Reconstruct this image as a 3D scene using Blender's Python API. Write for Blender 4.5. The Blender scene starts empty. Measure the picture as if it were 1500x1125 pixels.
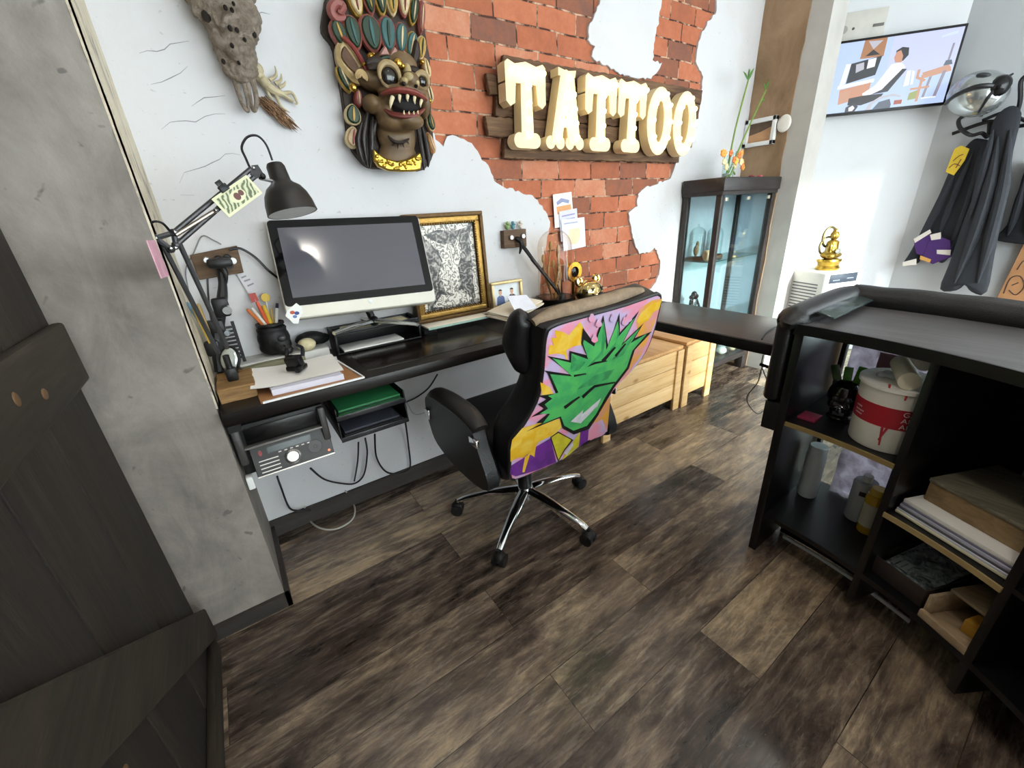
import bpy, bmesh, math, random
from math import sin, cos, pi, radians as R
from mathutils import Vector as V, Matrix as MX, noise as NZ
from mathutils.geometry import tessellate_polygon
random.seed(7)
SC = bpy.context.scene
COL = SC.collection

# ------------------------------------------------------------------ camera, sky, sun, exposure
CAMP = V((0, 0, 1.22)); FPX = 599.2
def _axes(yaw, pitch, roll):
    f = V((sin(yaw)*cos(pitch), cos(yaw)*cos(pitch), -sin(pitch)))
    r = V((cos(yaw), -sin(yaw), 0)); u = r.cross(f)
    return r*cos(roll)+u*sin(roll), u*cos(roll)-r*sin(roll), f
CR, CU, CF = _axes(R(33.61), R(22.68), R(-3.36))
cd = bpy.data.cameras.new('camera'); cam = bpy.data.objects.new('camera', cd); COL.objects.link(cam)
cam.matrix_world = MX((( CR.x, CU.x, -CF.x, CAMP.x), (CR.y, CU.y, -CF.y, CAMP.y), (CR.z, CU.z, -CF.z, CAMP.z), (0, 0, 0, 1)))
cd.sensor_width = 36; cd.lens = FPX*36/1500; cd.clip_start = .02; cd.clip_end = 100
SC.camera = cam

wd = bpy.data.worlds.new('daylight'); SC.world = wd; wd.use_nodes = True
wd.node_tree.nodes['Background'].inputs[0].default_value = (.86, .93, 1, 1)
wd.node_tree.nodes['Background'].inputs[1].default_value = 5.0

def light(name, kind, loc, energy, color=(1, 1, 1), target=None, **kw):
    l = bpy.data.lights.new(name, kind); l.energy = energy; l.color = color
    for k, v in kw.items(): setattr(l, k, v)
    o = bpy.data.objects.new(name, l); COL.objects.link(o); o.location = loc
    if target is not None: o.rotation_euler = (V(target)-V(loc)).to_track_quat('-Z', 'Y').to_euler()
    return o
light('sun', 'SUN', (3.3, -6, 3.3), 11.0, (1, .97, .92), target=(3.7, 1.5, .62), angle=R(7))
light('shopfront_daylight', 'AREA', (1.9, -2.42, 1.42), 84, (.95, .97, 1), target=(1.9, 0, 1.35), shape='RECTANGLE', size=4.0, size_y=2.25)
light('added_window_light', 'AREA', (4.24, -1.3, 1.4), 42, (.95, .97, 1), target=(0, -1.3, 1.3), shape='RECTANGLE', size=1.9, size_y=2.0)  # fill from the added side window, brightens the counter's outer face
for lx, ly, le in ((.9, .5, 16), (2.5, .3, 16), (.1, -.15, 30)):  # third spot moved and strengthened to brighten the counter bays
    light('ceiling_glow', 'SPOT', (lx, ly, 2.72), le, (1, .93, .84), target=(lx, ly, 0), spot_size=R(130), spot_blend=.8, shadow_soft_size=.06)
SC.view_settings.view_transform = 'Standard'; SC.view_settings.look = 'None'
SC.view_settings.exposure = 0.0; SC.view_settings.gamma = 1.0; SC.view_settings.use_curve_mapping = False

# ------------------------------------------------------------------ picture point -> point on a real plane
def ray(px, py): return CF + CR*((px-750)/FPX) - CU*((py-562.5)/FPX)
def at(px, py, x=None, y=None, z=None):
    d = ray(px, py)
    if x is not None: return CAMP + d*((x-CAMP.x)/d.x)
    if y is not None: return CAMP + d*((y-CAMP.y)/d.y)
    return CAMP + d*((z-CAMP.z)/d.z)
def atp(px, py, P0, n):
    d = ray(px, py); return CAMP + d*((V(P0)-CAMP).dot(n)/d.dot(n))
WY = 1.745                                    # face of the brick wall
def wl(px, py, off=0):                        # (x, z) on the brick wall
    p = at(px, py, y=WY-off); return (p.x, p.z)

# ------------------------------------------------------------------ mesh helpers
def frame(o, x, y):                           # matrix with local x, y axes and z = x cross y
    x = V(x).normalized(); y = V(y); z = x.cross(y).normalized(); y = z.cross(x); o = V(o)
    return MX(((x.x, y.x, z.x, o.x), (x.y, y.y, z.y, o.y), (x.z, y.z, z.z, o.z), (0, 0, 0, 1)))
def wallf(x, z, off=0): return frame((x, WY-off, z), (1, 0, 0), (0, 0, 1))
def rz(a, o=(0, 0, 0)): return MX.Translation(V(o)) @ MX.Rotation(a, 4, 'Z')
def spline(pts, n=6, closed=False):
    P = [V(p) for p in pts]; out = []; L = len(P)
    for i in range(L if closed else L-1):
        if closed: a, b, c, d = P[i-1], P[i], P[(i+1) % L], P[(i+2) % L]
        else: a, b, c, d = P[max(i-1, 0)], P[i], P[i+1], P[min(i+2, L-1)]
        for k in range(n):
            t = k/n
            out.append(.5*((2*b)+(c-a)*t+(2*a-5*b+4*c-d)*t*t+(3*b-a-3*c+d)*t**3))
    if not closed: out.append(P[-1])
    return out
class B:
    def __init__(s): s.bm = bmesh.new()
    def add(s, verts, faces, M=None, mi=0):
        vs = [s.bm.verts.new((M @ V(v)) if M is not None else V(v)) for v in verts]
        for f in faces:
            try: s.bm.faces.new([vs[i] for i in f]).material_index = mi
            except ValueError: pass
        return s
    def box(s, c, size, M=None, bev=0, mi=0, seg=2):
        t = bmesh.new(); bmesh.ops.create_cube(t, size=1)
        for v in t.verts: v.co = V((v.co.x*size[0]+c[0], v.co.y*size[1]+c[1], v.co.z*size[2]+c[2]))
        if bev: bmesh.ops.bevel(t, geom=t.edges[:], offset=bev, segments=seg, profile=.5, affect='EDGES')
        return s.merge(t, M, mi)
    def bx(s, x0, x1, y0, y1, z0, z1, bev=0, M=None, mi=0, seg=2):
        return s.box(((x0+x1)/2, (y0+y1)/2, (z0+z1)/2), (abs(x1-x0), abs(y1-y0), abs(z1-z0)), M, bev, mi, seg)
    def merge(s, t, M=None, mi=0):
        t.verts.ensure_lookup_table(); t.verts.index_update()
        s.add([v.co.copy() for v in t.verts], [[v.index for v in f.verts] for f in t.faces], M, mi); t.free(); return s
    def ball(s, c, r, M=None, mi=0, u=16, v=10):
        if not hasattr(r, '__len__'): r = (r, r, r)
        t = bmesh.new(); bmesh.ops.create_uvsphere(t, u_segments=u, v_segments=v, radius=1)
        L = MX.Translation(V(c)) @ (M if M is not None else MX()) @ MX.Diagonal((r[0], r[1], r[2], 1))
        return s.merge(t, L, mi)
    def ballM(s, M, c, r, rot=None, mi=0, u=16, v=10):        # ellipsoid in the frame M
        if not hasattr(r, '__len__'): r = (r, r, r)
        t = bmesh.new(); bmesh.ops.create_uvsphere(t, u_segments=u, v_segments=v, radius=1)
        L = M @ MX.Translation(V(c)) @ (rot if rot is not None else MX()) @ MX.Diagonal((r[0], r[1], r[2], 1))
        return s.merge(t, L, mi)
    def tube(s, pts, r, seg=8, n=5, M=None, mi=0, closed=False, flat=1.0, raw=False):
        P = [V(p) for p in pts] if raw else spline(pts, n, closed)
        L = len(P); rr = r if hasattr(r, '__len__') else [r, r]
        N = None; rings = []
        for i, p in enumerate(P):
            a = P[i-1] if (i or closed) else P[0]; b = P[(i+1) % L] if (i < L-1 or closed) else P[-1]
            T = (b-a).normalized() if (b-a).length > 1e-9 else V((0, 0, 1))
            if N is None: N = T.orthogonal().normalized() if abs(T.z) > .95 else V((0, 0, 1))
            N = (N-T*N.dot(T)); N = N.normalized() if N.length > 1e-6 else T.orthogonal().normalized()
            Q = T.cross(N); f = i/max(L-1, 1)*(len(rr)-1); k = min(int(f), len(rr)-2); ra = rr[k]+(rr[k+1]-rr[k])*(f-k)
            rings.append([p+(N*cos(2*pi*j/seg)*flat+Q*sin(2*pi*j/seg))*ra for j in range(seg)])
        vs = [v for g in rings for v in g]; fs = []
        for i in range(L if closed else L-1):
            a, b = i*seg, ((i+1) % L)*seg
            for j in range(seg): fs.append([a+j, a+(j+1) % seg, b+(j+1) % seg, b+j])
        if not closed: fs += [list(range(seg))[::-1], [(L-1)*seg+j for j in range(seg)]]
        return s.add(vs, fs, M, mi)
    def cyl(s, p0, p1, r0, r1=None, seg=16, M=None, mi=0):
        return s.tube([p0, p1], [r0, r0 if r1 is None else r1], seg, 1, M, mi, raw=True)
    def lathe(s, prof, M=None, seg=24, mi=0, a0=0, a1=2*pi):
        full = abs(a1-a0-2*pi) < 1e-6; n = seg if full else seg+1; vs = []; fs = []
        for r, z in prof:
            for j in range(n):
                a = a0+(a1-a0)*j/seg; vs.append((max(r, 1e-5)*cos(a), max(r, 1e-5)*sin(a), z))
        for i in range(len(prof)-1):
            for j in range(seg):
                k = (j+1) % n; fs.append([i*n+j, i*n+k, (i+1)*n+k, (i+1)*n+j])
        if full:
            if prof[0][0] > 1e-4: fs.append(list(range(n))[::-1])
            if prof[-1][0] > 1e-4: fs.append([(len(prof)-1)*n+j for j in range(n)])
        return s.add(vs, fs, M, mi)
    def prism(s, poly, t, M=None, z0=0, mi=0, bev=0):
        # outline in local xy, extruded from z0 to z0+t
        n = len(poly); A = sum(poly[i][0]*poly[(i+1) % n][1]-poly[(i+1) % n][0]*poly[i][1] for i in range(n))
        if A < 0: poly = poly[::-1]
        tri = tessellate_polygon([[V((p[0], p[1], 0)) for p in poly]])
        if bev:
            c = V((sum(p[0] for p in poly)/n, sum(p[1] for p in poly)/n))
            ins = []
            for i in range(n):
                a, b, d = V(poly[i-1][:2]), V(poly[i][:2]), V(poly[(i+1) % n][:2])
                e1 = (b-a).normalized(); e2 = (d-b).normalized(); nn = (V((-e1.y, e1.x))+V((-e2.y, e2.x)))
                nn = nn.normalized() if nn.length > 1e-6 else V((0, 0)); ins.append(b+nn*bev)
            vs = [(p[0], p[1], z0) for p in poly]+[(p[0], p[1], z0+t-bev) for p in poly]+[(p.x, p.y, z0+t) for p in ins]
            rings = 3
        else:
            vs = [(p[0], p[1], z0) for p in poly]+[(p[0], p[1], z0+t) for p in poly]; rings = 2
        fs = []
        for k in range(rings-1):
            for i in range(n): fs.append([k*n+i, k*n+(i+1) % n, (k+1)*n+(i+1) % n, (k+1)*n+i])
        for a, b, c in tri:
            nrm = (V(poly[b][:2])-V(poly[a][:2])); m2 = (V(poly[c][:2])-V(poly[a][:2]))
            if nrm.x*m2.y-nrm.y*m2.x < 0: b, c = c, b
            fs.append([(rings-1)*n+a, (rings-1)*n+b, (rings-1)*n+c]); fs.append([c, b, a])
        return s.add(vs, fs, M, mi)
    def flat(s, poly, M=None, z=0, mi=0):
        n = len(poly); A = sum(poly[i][0]*poly[(i+1) % n][1]-poly[(i+1) % n][0]*poly[i][1] for i in range(n))
        if A < 0: poly = poly[::-1]
        fs = []
        for a, b, c in tessellate_polygon([[V((p[0], p[1], 0)) for p in poly]]):
            u = V(poly[b][:2])-V(poly[a][:2]); w = V(poly[c][:2])-V(poly[a][:2])
            if u.x*w.y-u.y*w.x < 0: b, c = c, b
            fs.append([a, b, c])
        return s.add([(p[0], p[1], z) for p in poly], fs, M, mi)
def jag(poly, step, amp, closed=True, seed=1):
    rd = random.Random(seed); out = []; n = len(poly)
    for i in range(n if closed else n-1):
        a = V(poly[i][:2]); b = V(poly[(i+1) % n][:2]); L = (b-a).length; k = max(1, int(L/step))
        nn = V((-(b-a).y, (b-a).x)); nn = nn.normalized() if L > 0 else nn
        for j in range(k):
            p = a+(b-a)*(j/k)+nn*rd.uniform(-amp, amp); out.append((p.x, p.y))
    if not closed: out.append(tuple(poly[-1][:2]))
    return out
def ell(cx, cy, rx, ry, n=20, a0=0, a1=2*pi):
    return [(cx+rx*cos(a0+(a1-a0)*i/n), cy+ry*sin(a0+(a1-a0)*i/n)) for i in range(n)]

def obj(name, b, mats, parent=None, ang=35, label=None, recalc=True, stuff=False):
    bm = b.bm
    bmesh.ops.remove_doubles(bm, verts=bm.verts[:], dist=1e-6)
    if recalc: bmesh.ops.recalc_face_normals(bm, faces=bm.faces[:])
    for f in bm.faces: f.smooth = ang > 0
    if ang > 0:
        for e in bm.edges:
            if len(e.link_faces) == 2 and e.calc_face_angle(0) > R(ang): e.smooth = False
    xs = [v.co for v in bm.verts]
    lo = V((min(c.x for c in xs), min(c.y for c in xs), min(c.z for c in xs))); hi = V((max(c.x for c in xs), max(c.y for c in xs), max(c.z for c in xs)))
    o0 = V(((lo.x+hi.x)/2, (lo.y+hi.y)/2, lo.z))
    for v in bm.verts: v.co -= o0
    me = bpy.data.meshes.new(name); bm.to_mesh(me); bm.free()
    for m in (mats if isinstance(mats, (list, tuple)) else [mats]): me.materials.append(m)
    o = bpy.data.objects.new(name, me); COL.objects.link(o)
    w = o0.copy(); p = parent
    while p is not None: w -= p.location; p = p.parent
    o.location = w; o.parent = parent
    if label: o['label'] = label
    if stuff: o['kind'] = 'stuff'
    return o
def thing(name, label, cat, loc, group=None):
    o = bpy.data.objects.new(name, None); COL.objects.link(o); o.location = loc; o.empty_display_size = .05
    return tag(o, label, cat, group)
def tag(o, label, cat, group=None):
    o['label'] = label; o['category'] = cat
    if group: o['group'] = group
    return o
def struct(name, b, m, parent=None, **kw):
    o = obj(name, b, m, parent, **kw)
    if parent is None: o['kind'] = 'structure'
    return o
def dup(root, loc, rot=None, label=None):
    r = root.copy(); COL.objects.link(r); r.location = loc
    if rot is not None: r.rotation_euler = rot
    if label: r['label'] = label
    for ch in root.children:
        c = ch.copy(); COL.objects.link(c); c.parent = r
        for g in ch.children:
            d = g.copy(); COL.objects.link(d); d.parent = c
    return r
def remesh(o, vox, smooth=4):
    m = o.modifiers.new('fuse', 'REMESH'); m.mode = 'VOXEL'; m.voxel_size = vox; m.use_smooth_shade = True
    if smooth:
        s = o.modifiers.new('soften', 'SMOOTH'); s.factor = .5; s.iterations = smooth
    return o

# ------------------------------------------------------------------ materials
def lin(c):
    if isinstance(c, str): c = tuple(int(c[i:i+2], 16) for i in (0, 2, 4))
    return tuple(((v/255)/12.92 if v/255 <= .04045 else ((v/255+.055)/1.055)**2.4) for v in c)+(1,)
class NT:
    def __init__(s, name):
        s.m = bpy.data.materials.new(name); s.m.use_nodes = True; s.t = s.m.node_tree
        s.p = s.t.nodes['Principled BSDF']; s.out = s.t.nodes['Material Output']
    def n(s, kind, **kw):
        k = s.t.nodes.new(kind)
        for a, v in kw.items():
            if a.startswith('i_'):
                key = a[2:].replace('_', ' '); k.inputs[key].default_value = v
            else: setattr(k, a, v)
        return k
    def l(s, a, b): s.t.links.new(a, b)
    def pos(s, sc=(1, 1, 1), rot=(0, 0, 0), obj=False):
        src = s.n('ShaderNodeTexCoord').outputs['Object'] if obj else s.n('ShaderNodeNewGeometry').outputs['Position']
        mp = s.n('ShaderNodeMapping'); mp.inputs['Scale'].default_value = sc; mp.inputs['Rotation'].default_value = rot
        s.l(src, mp.inputs['Vector']); return mp.outputs[0]
    def noise(s, vec, scale, det=4, rough=.6, dist=0):
        k = s.n('ShaderNodeTexNoise', i_Scale=scale, i_Detail=det, i_Roughness=rough, i_Distortion=dist); s.l(vec, k.inputs['Vector']); return k.outputs['Fac']
    def ramp(s, fac, stops, interp='LINEAR'):
        k = s.n('ShaderNodeValToRGB'); k.color_ramp.interpolation = interp; e = k.color_ramp.elements
        e[0].position = stops[0][0]; e[0].color = lin(stops[0][1]); e[1].position = stops[-1][0]; e[1].color = lin(stops[-1][1])
        for p, c in stops[1:-1]: x = e.new(p); x.color = lin(c)
        s.l(fac, k.inputs[0]); return k.outputs[0]
    def mix(s, a, b, fac, mode='MIX'):
        k = s.n('ShaderNodeMix', data_type='RGBA', blend_type=mode)
        for v, i in ((fac, 0), (a, 6), (b, 7)):
            if hasattr(v, 'is_output'): s.l(v, k.inputs[i])
            else: k.inputs[i].default_value = v
        return k.outputs[2]
    def math(s, op, a, b=0.0, c=0.0):
        k = s.n('ShaderNodeMath', operation=op)
        for i, v in enumerate((a, b, c)):
            if hasattr(v, 'is_output'): s.l(v, k.inputs[i])
            else: k.inputs[i].default_value = v
        return k.outputs[0]
    def bump(s, h, strength=.3, dist=.01):
        k = s.n('ShaderNodeBump', i_Strength=strength, i_Distance=dist); s.l(h, k.inputs['Height']); s.l(k.outputs[0], s.p.inputs['Normal'])
    def base(s, c): s.l(c, s.p.inputs['Base Color'])
_MC = {}
def mat(c, rough=.5, metal=0., var=.12, sc=14, bump=0., bsc=60, name=None, spec=.5, coat=0., trans=0., ior=1.45, emit=0., alpha=1., obj=False):
    key = (str(c), rough, metal, var, sc, bump, bsc, spec, coat, trans, ior, emit, alpha)
    if key in _MC: return _MC[key]
    t = NT(name or 'surface'); p = t.p; L = lin(c)
    p.inputs['Base Color'].default_value = L; p.inputs['Roughness'].default_value = rough; p.inputs['Metallic'].default_value = metal
    p.inputs['Specular IOR Level'].default_value = spec; p.inputs['Coat Weight'].default_value = coat; p.inputs['Transmission Weight'].default_value = trans
    p.inputs['IOR'].default_value = ior; p.inputs['Alpha'].default_value = alpha
    if var and not trans:
        f = t.noise(t.pos(obj=obj), sc, 3)
        lo = tuple(max(0, v*(1-var*1.6)) for v in L[:3])+(1,); hi = tuple(min(1, v*(1+var)) for v in L[:3])+(1,)
        t.base(t.mix(lo, hi, f))
    if bump: t.bump(t.noise(t.pos(obj=obj), bsc, 3), bump, .004)
    if emit: p.inputs['Emission Color'].default_value = L; p.inputs['Emission Strength'].default_value = emit
    _MC[key] = t.m; return t.m
def emis(c, s=1.0):
    key = ('e', str(c), s)
    if key in _MC: return _MC[key]
    t = NT('screen_light'); t.p.inputs['Base Color'].default_value = (0, 0, 0, 1); t.p.inputs['Roughness'].default_value = .3
    t.p.inputs['Emission Color'].default_value = lin(c); t.p.inputs['Emission Strength'].default_value = s
    _MC[key] = t.m; return t.m
def glass(tint='f4fbfa', rough=0., ior=1.45):
    key = ('g', tint, rough)
    if key in _MC: return _MC[key]
    t = NT('clear_glass'); nt = t.t; nt.nodes.remove(t.p)      # thin clear pane: lets light through, mirrors at grazing angles
    tr = t.n('ShaderNodeBsdfTransparent'); tr.inputs[0].default_value = lin(tint)
    gl = t.n('ShaderNodeBsdfGlossy'); gl.inputs['Roughness'].default_value = rough
    fr = t.n('ShaderNodeFresnel'); gm = t.n('ShaderNodeNewGeometry')       # same mirror strength on both faces of the pane
    t.l(t.math('MULTIPLY_ADD', gm.outputs['Backfacing'], 1/ior-ior, ior), fr.inputs[0])
    mx = t.n('ShaderNodeMixShader'); t.l(fr.outputs[0], mx.inputs[0]); t.l(tr.outputs[0], mx.inputs[1]); t.l(gl.outputs[0], mx.inputs[2])
    t.l(mx.outputs[0], t.out.inputs[0]); _MC[key] = t.m; return t.m
def wood(c0, c1, c2, axis=0, rough=.5, sc=9, name='wood', knots=False, spec=.4, bump=.15):
    key = ('w', str(c0), str(c1), axis, rough, sc, knots)
    if key in _MC: return _MC[key]
    t = NT(name); s = [1, 1, 1]; s[axis] = .08
    g = t.noise(t.pos(tuple(s)), sc*8, 5, .65, .4); h = t.noise(t.pos(tuple(v*.5+.05 for v in s)), sc*1.5, 3, .6, .5)
    f = t.math('ADD', t.math('MULTIPLY', g, .6), t.math('MULTIPLY', h, .4))
    c = t.ramp(f, [(.3, c0), (.5, c1), (.7, c2)])
    if knots:
        vo = t.n('ShaderNodeTexVoronoi', i_Scale=7.0, i_Randomness=1.0); s2 = [1, 1, 1]; s2[axis] = .55; t.l(t.pos(tuple(s2)), vo.inputs['Vector'])
        k = t.ramp(vo.outputs['Distance'], [(.05, 'ffffff'), (.13, '000000')]); c = t.mix(c, lin(knots), t.math('MULTIPLY', k, .75))
    t.base(c); t.p.inputs['Roughness'].default_value = rough; t.p.inputs['Specular IOR Level'].default_value = spec
    if bump: t.bump(g, bump, .003)
    _MC[key] = t.m; return t.m
BLACK = mat('0d0d0f', .45); BLACKM = mat('131316', .35, .3); RUB = mat('111112', .6); CHROME = mat('e6e8ea', .08, 1., 0)
STEEL = mat('b8bbbe', .25, 1., .1); GOLD = mat('c9a04a', .25, 1., .25, 40); WHITE = mat('e8e8e6', .5, var=.04); PAPER = mat('eeebe6', .8, var=.04)
DARKW = wood('0a0807', '15100e', '221a16', 0, .33, name='black_brown_worktop'); PINE = wood('b98c55', 'd6af78', 'e6c896', 0, .55, 6, 'pine', knots='8a5a2c')
LEATHER = mat('101013', .38, 0, .2, 9, .25, 220, 'black_leather'); CREAM = mat('e9dfc4', .6)
# ------------------------------------------------------------------ the room
def floor_mat():
    t = NT('worn_plank_floor'); v = t.pos()
    br = t.n('ShaderNodeTexBrick', offset=.37, i_Scale=1.0, i_Mortar_Size=.0012, i_Mortar_Smooth=.2, i_Brick_Width=1.22, i_Row_Height=.178)
    br.inputs['Color1'].default_value = (0, 0, 0, 1); br.inputs['Color2'].default_value = (1, 1, 1, 1); br.inputs['Mortar'].default_value = (.5, .5, .5, 1)
    mp = t.n('ShaderNodeMapping'); mp.inputs['Location'].default_value = (.3, -.775+.178*10, 0); t.l(v, mp.inputs['Vector']); t.l(mp.outputs[0], br.inputs['Vector'])
    tone = br.outputs['Color']; rgb = t.n('ShaderNodeSeparateColor'); t.l(tone, rgb.inputs[0]); tn = rgb.outputs[0]
    sh = t.n('ShaderNodeVectorMath', operation='ADD'); cmb = t.n('ShaderNodeCombineXYZ'); t.l(t.math('MULTIPLY', tn, 9.0), cmb.inputs[0]); t.l(t.math('MULTIPLY', tn, 5.0), cmb.inputs[2])
    t.l(v, sh.inputs[0]); t.l(cmb.outputs[0], sh.inputs[1])
    def st(scl, s, d=5, rg=.65, ds=.3):
        m = t.n('ShaderNodeMapping'); m.inputs['Scale'].default_value = scl; t.l(sh.outputs[0], m.inputs['Vector']); return t.noise(m.outputs[0], s, d, rg, ds)
    grain = st((.1, 1, 1), 60); blot = st((.3, 1, 1), 7, 6, .72, .5); fine = st((.3, 1, 1), 26, 5, .75, .5)
    f = t.math('ADD', t.math('ADD', t.math('MULTIPLY', blot, .75), t.math('MULTIPLY', grain, .2)), t.math('MULTIPLY', tn, .2))
    f = t.math('ADD', f, t.math('MULTIPLY', t.math('SUBTRACT', fine, .5), .6))
    c = t.ramp(f, [(.33, '1f1916'), (.45, '3f342d'), (.55, '5f5146'), (.65, '82715f'), (.79, 'b49c7e')])
    c = t.mix(c, lin('120e0c'), t.math('MULTIPLY', br.outputs['Fac'], .8))
    t.base(c); r = t.math('MULTIPLY_ADD', grain, .22, .15); t.l(r, t.p.inputs['Roughness']); t.p.inputs['Specular IOR Level'].default_value = .55
    t.bump(t.math('SUBTRACT', t.math('MULTIPLY', grain, .4), t.math('MULTIPLY', br.outputs['Fac'], 1.0)), .25, .002)
    return t.m
def plaster_mat(c, name, dirt='b9b2a8', amt=.35, cracks=True):
    t = NT(name); v = t.pos(); n1 = t.noise(v, 2.2, 5, .6, .4); n2 = t.noise(v, 30, 4, .6)
    k = t.math('MULTIPLY', t.ramp(n1, [(.45, '000000'), (.72, 'ffffff')]), amt)
    c = t.mix(lin(c), lin(dirt), k)
    if cracks:
        sp = t.ramp(t.noise(t.pos((1, 1, 1.6)), 45, 2), [(.70, '000000'), (.76, 'ffffff')]); c = t.mix(c, lin('8d8a88'), t.math('MULTIPLY', sp, .4))
    t.base(c); t.p.inputs['Roughness'].default_value = .75
    t.bump(t.math('ADD', n1, t.math('MULTIPLY', n2, .35)), .25, .012); return t.m
def concrete_mat():
    t = NT('rough_concrete'); v = t.pos(); n1 = t.noise(v, 3, 6, .62, .6); n2 = t.noise(v, 40, 4, .6); n3 = t.noise(t.pos((1, 1, .35)), 9, 5, .7, 1)
    f = t.math('ADD', t.math('MULTIPLY', n1, .6), t.math('MULTIPLY', n3, .4))
    c = t.ramp(f, [(.33, '5f5a54'), (.47, '7e7770'), (.6, '918a82'), (.74, 'a39b92')])
    pit = t.ramp(t.noise(v, 24, 2, .5, .5), [(.26, 'ffffff'), (.31, '000000')]); c = t.mix(c, lin('54504c'), t.math('MULTIPLY', pit, .7))
    t.base(c); t.p.inputs['Roughness'].default_value = .8; t.bump(t.math('ADD', n1, t.math('MULTIPLY', n2, .4)), .35, .01); return t.m
def brick_mat():
    t = NT('old_red_brick'); g = t.n('ShaderNodeNewGeometry'); sx = t.n('ShaderNodeSeparateXYZ'); t.l(g.outputs['Position'], sx.inputs[0])
    nz = t.n('ShaderNodeTexNoise', i_Scale=9.0, i_Detail=3.0); t.l(g.outputs['Position'], nz.inputs['Vector'])
    zz = t.math('ADD', t.math('SUBTRACT', sx.outputs[2], 1.448-.0848*12), t.math('MULTIPLY', t.math('SUBTRACT', nz.outputs[0], .5), .014))
    xx = t.math('ADD', t.math('ADD', sx.outputs[0], .06), t.math('MULTIPLY', t.math('SUBTRACT', nz.outputs[0], .5), -.02))
    cb = t.n('ShaderNodeCombineXYZ'); t.l(xx, cb.inputs[0]); t.l(zz, cb.inputs[1])
    br = t.n('ShaderNodeTexBrick', offset=.5, i_Scale=1.0, i_Mortar_Size=.0042, i_Mortar_Smooth=.35, i_Brick_Width=.226, i_Row_Height=.0848)
    br.inputs['Color1'].default_value = (0, 0, 0, 1); br.inputs['Color2'].default_value = (1, 1, 1, 1); br.inputs['Mortar'].default_value = (.5, .5, .5, 1)
    t.l(cb.outputs[0], br.inputs['Vector']); s = t.n('ShaderNodeSeparateColor'); t.l(br.outputs['Color'], s.inputs[0]); tn = s.outputs[0]
    n1 = t.noise(t.pos(), 7, 5, .65, .5); n2 = t.noise(t.pos(), 55, 4, .7)
    f = t.math('ADD', t.math('ADD', t.math('MULTIPLY', tn, .5), t.math('MULTIPLY', n1, .5)), t.math('MULTIPLY', t.math('SUBTRACT', n2, .5), .25))
    c = t.ramp(f, [(.16, '755449'), (.32, '8f5a45'), (.48, 'a86347'), (.64, 'b87052'), (.85, 'c78e72')])
    mo = t.mix(lin('4a3028'), lin('c7a288'), t.ramp(t.noise(t.pos(), 16, 3), [(.45, '000000'), (.6, 'ffffff')]))
    c = t.mix(c, mo, br.outputs['Fac']); t.base(c); t.p.inputs['Roughness'].default_value = .85; t.p.inputs['Specular IOR Level'].default_value = .25
    t.bump(t.math('ADD', t.math('MULTIPLY', br.outputs['Fac'], -1.2), t.math('MULTIPLY', n2, .35)), .7, .006); return t.m
CONC = concrete_mat(); PLAST = plaster_mat('cdccce', 'white_plaster'); PLASTB = plaster_mat('dcdee2', 'white_paint', amt=.12, cracks=False)

struct('floor', B().bx(-.45, 4.6, -2.6, 2.0, -.1, 0), floor_mat(), ang=0)
struct('ceiling', B().bx(-.45, 4.6, -2.6, 2.0, 2.75, 2.85), mat('cfcdc9', .8, var=.03), ang=0)

# brick wall: bricks below, plaster skin with a ragged hole, one plaster island
pad = WY+.012
main = [wl(478, -70), wl(474, 40), wl(490, 82), wl(540, 110), wl(600, 170), wl(632, 190), wl(638, 204), wl(649, 214), wl(655, 199), wl(663, 197), wl(690, 211), wl(703, 229), wl(714, 243), wl(727, 269), wl(743, 275), wl(767, 283), wl(784, 289), wl(794, 302), wl(803, 319), wl(806, 332), wl(800, 360), wl(793, 395), wl(790, 432),
        (wl(790, 432)[0], .55), (wl(952, 425)[0], .55), wl(952, 425), wl(959, 417), wl(966, 402), wl(967, 385), wl(963, 370), wl(959, 362), wl(950, 370), wl(937, 372), wl(929, 355), wl(924, 332), wl(921, 313), wl(933, 302), wl(935, 283), wl(946, 274), wl(961, 269), wl(983, 261), wl(990, 238), wl(1012, 190), wl(1025, 157), wl(1028, 133), wl(1030, 113), wl(1020, 90), wl(1022, 67), wl(1027, 50), wl(1037, 32), wl(1050, 17), wl(1053, -70)]
main = jag(main, .016, .006, seed=3)
isle = jag([wl(880, -60), wl(879, 0), wl(874, 16), wl(863, 40), wl(861, 59), wl(871, 67), wl(867, 83), wl(882, 93), wl(915, 112), wl(954, 115), wl(967, 101), wl(970, 93), wl(957, 88), wl(959, 53), wl(965, 35), wl(970, 0), wl(972, -60)], .016, .006, seed=5)
outer = [(-.14, 0), (3.75, 0), (3.75, 2.75), (-.14, 2.75)]
b = B(); Mw = frame((0, WY, 0), (1, 0, 0), (0, 0, 1))
allp = outer+main; tri = tessellate_polygon([[V((p[0], p[1], 0)) for p in outer], [V((p[0], p[1], 0)) for p in main]])
b.add([(p[0], p[1], 0) for p in allp], [list(f) for f in tri], Mw)
n = len(main); b.add([(p[0], p[1], 0) for p in main]+[(p[0], p[1], -.012) for p in main], [[i, (i+1) % n, n+(i+1) % n, n+i] for i in range(n)], Mw)
b.prism(isle, .0122, Mw, z0=-.012, bev=.002)
wall_back = struct('wall_back', b, PLAST, ang=0)
bb = B().bx(-.45, 3.75, pad, pad+.12, 0, 2.75)
obj('exposed_brickwork', bb, brick_mat(), wall_back, 0, label='old red bricks showing where plaster has been broken away')
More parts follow.
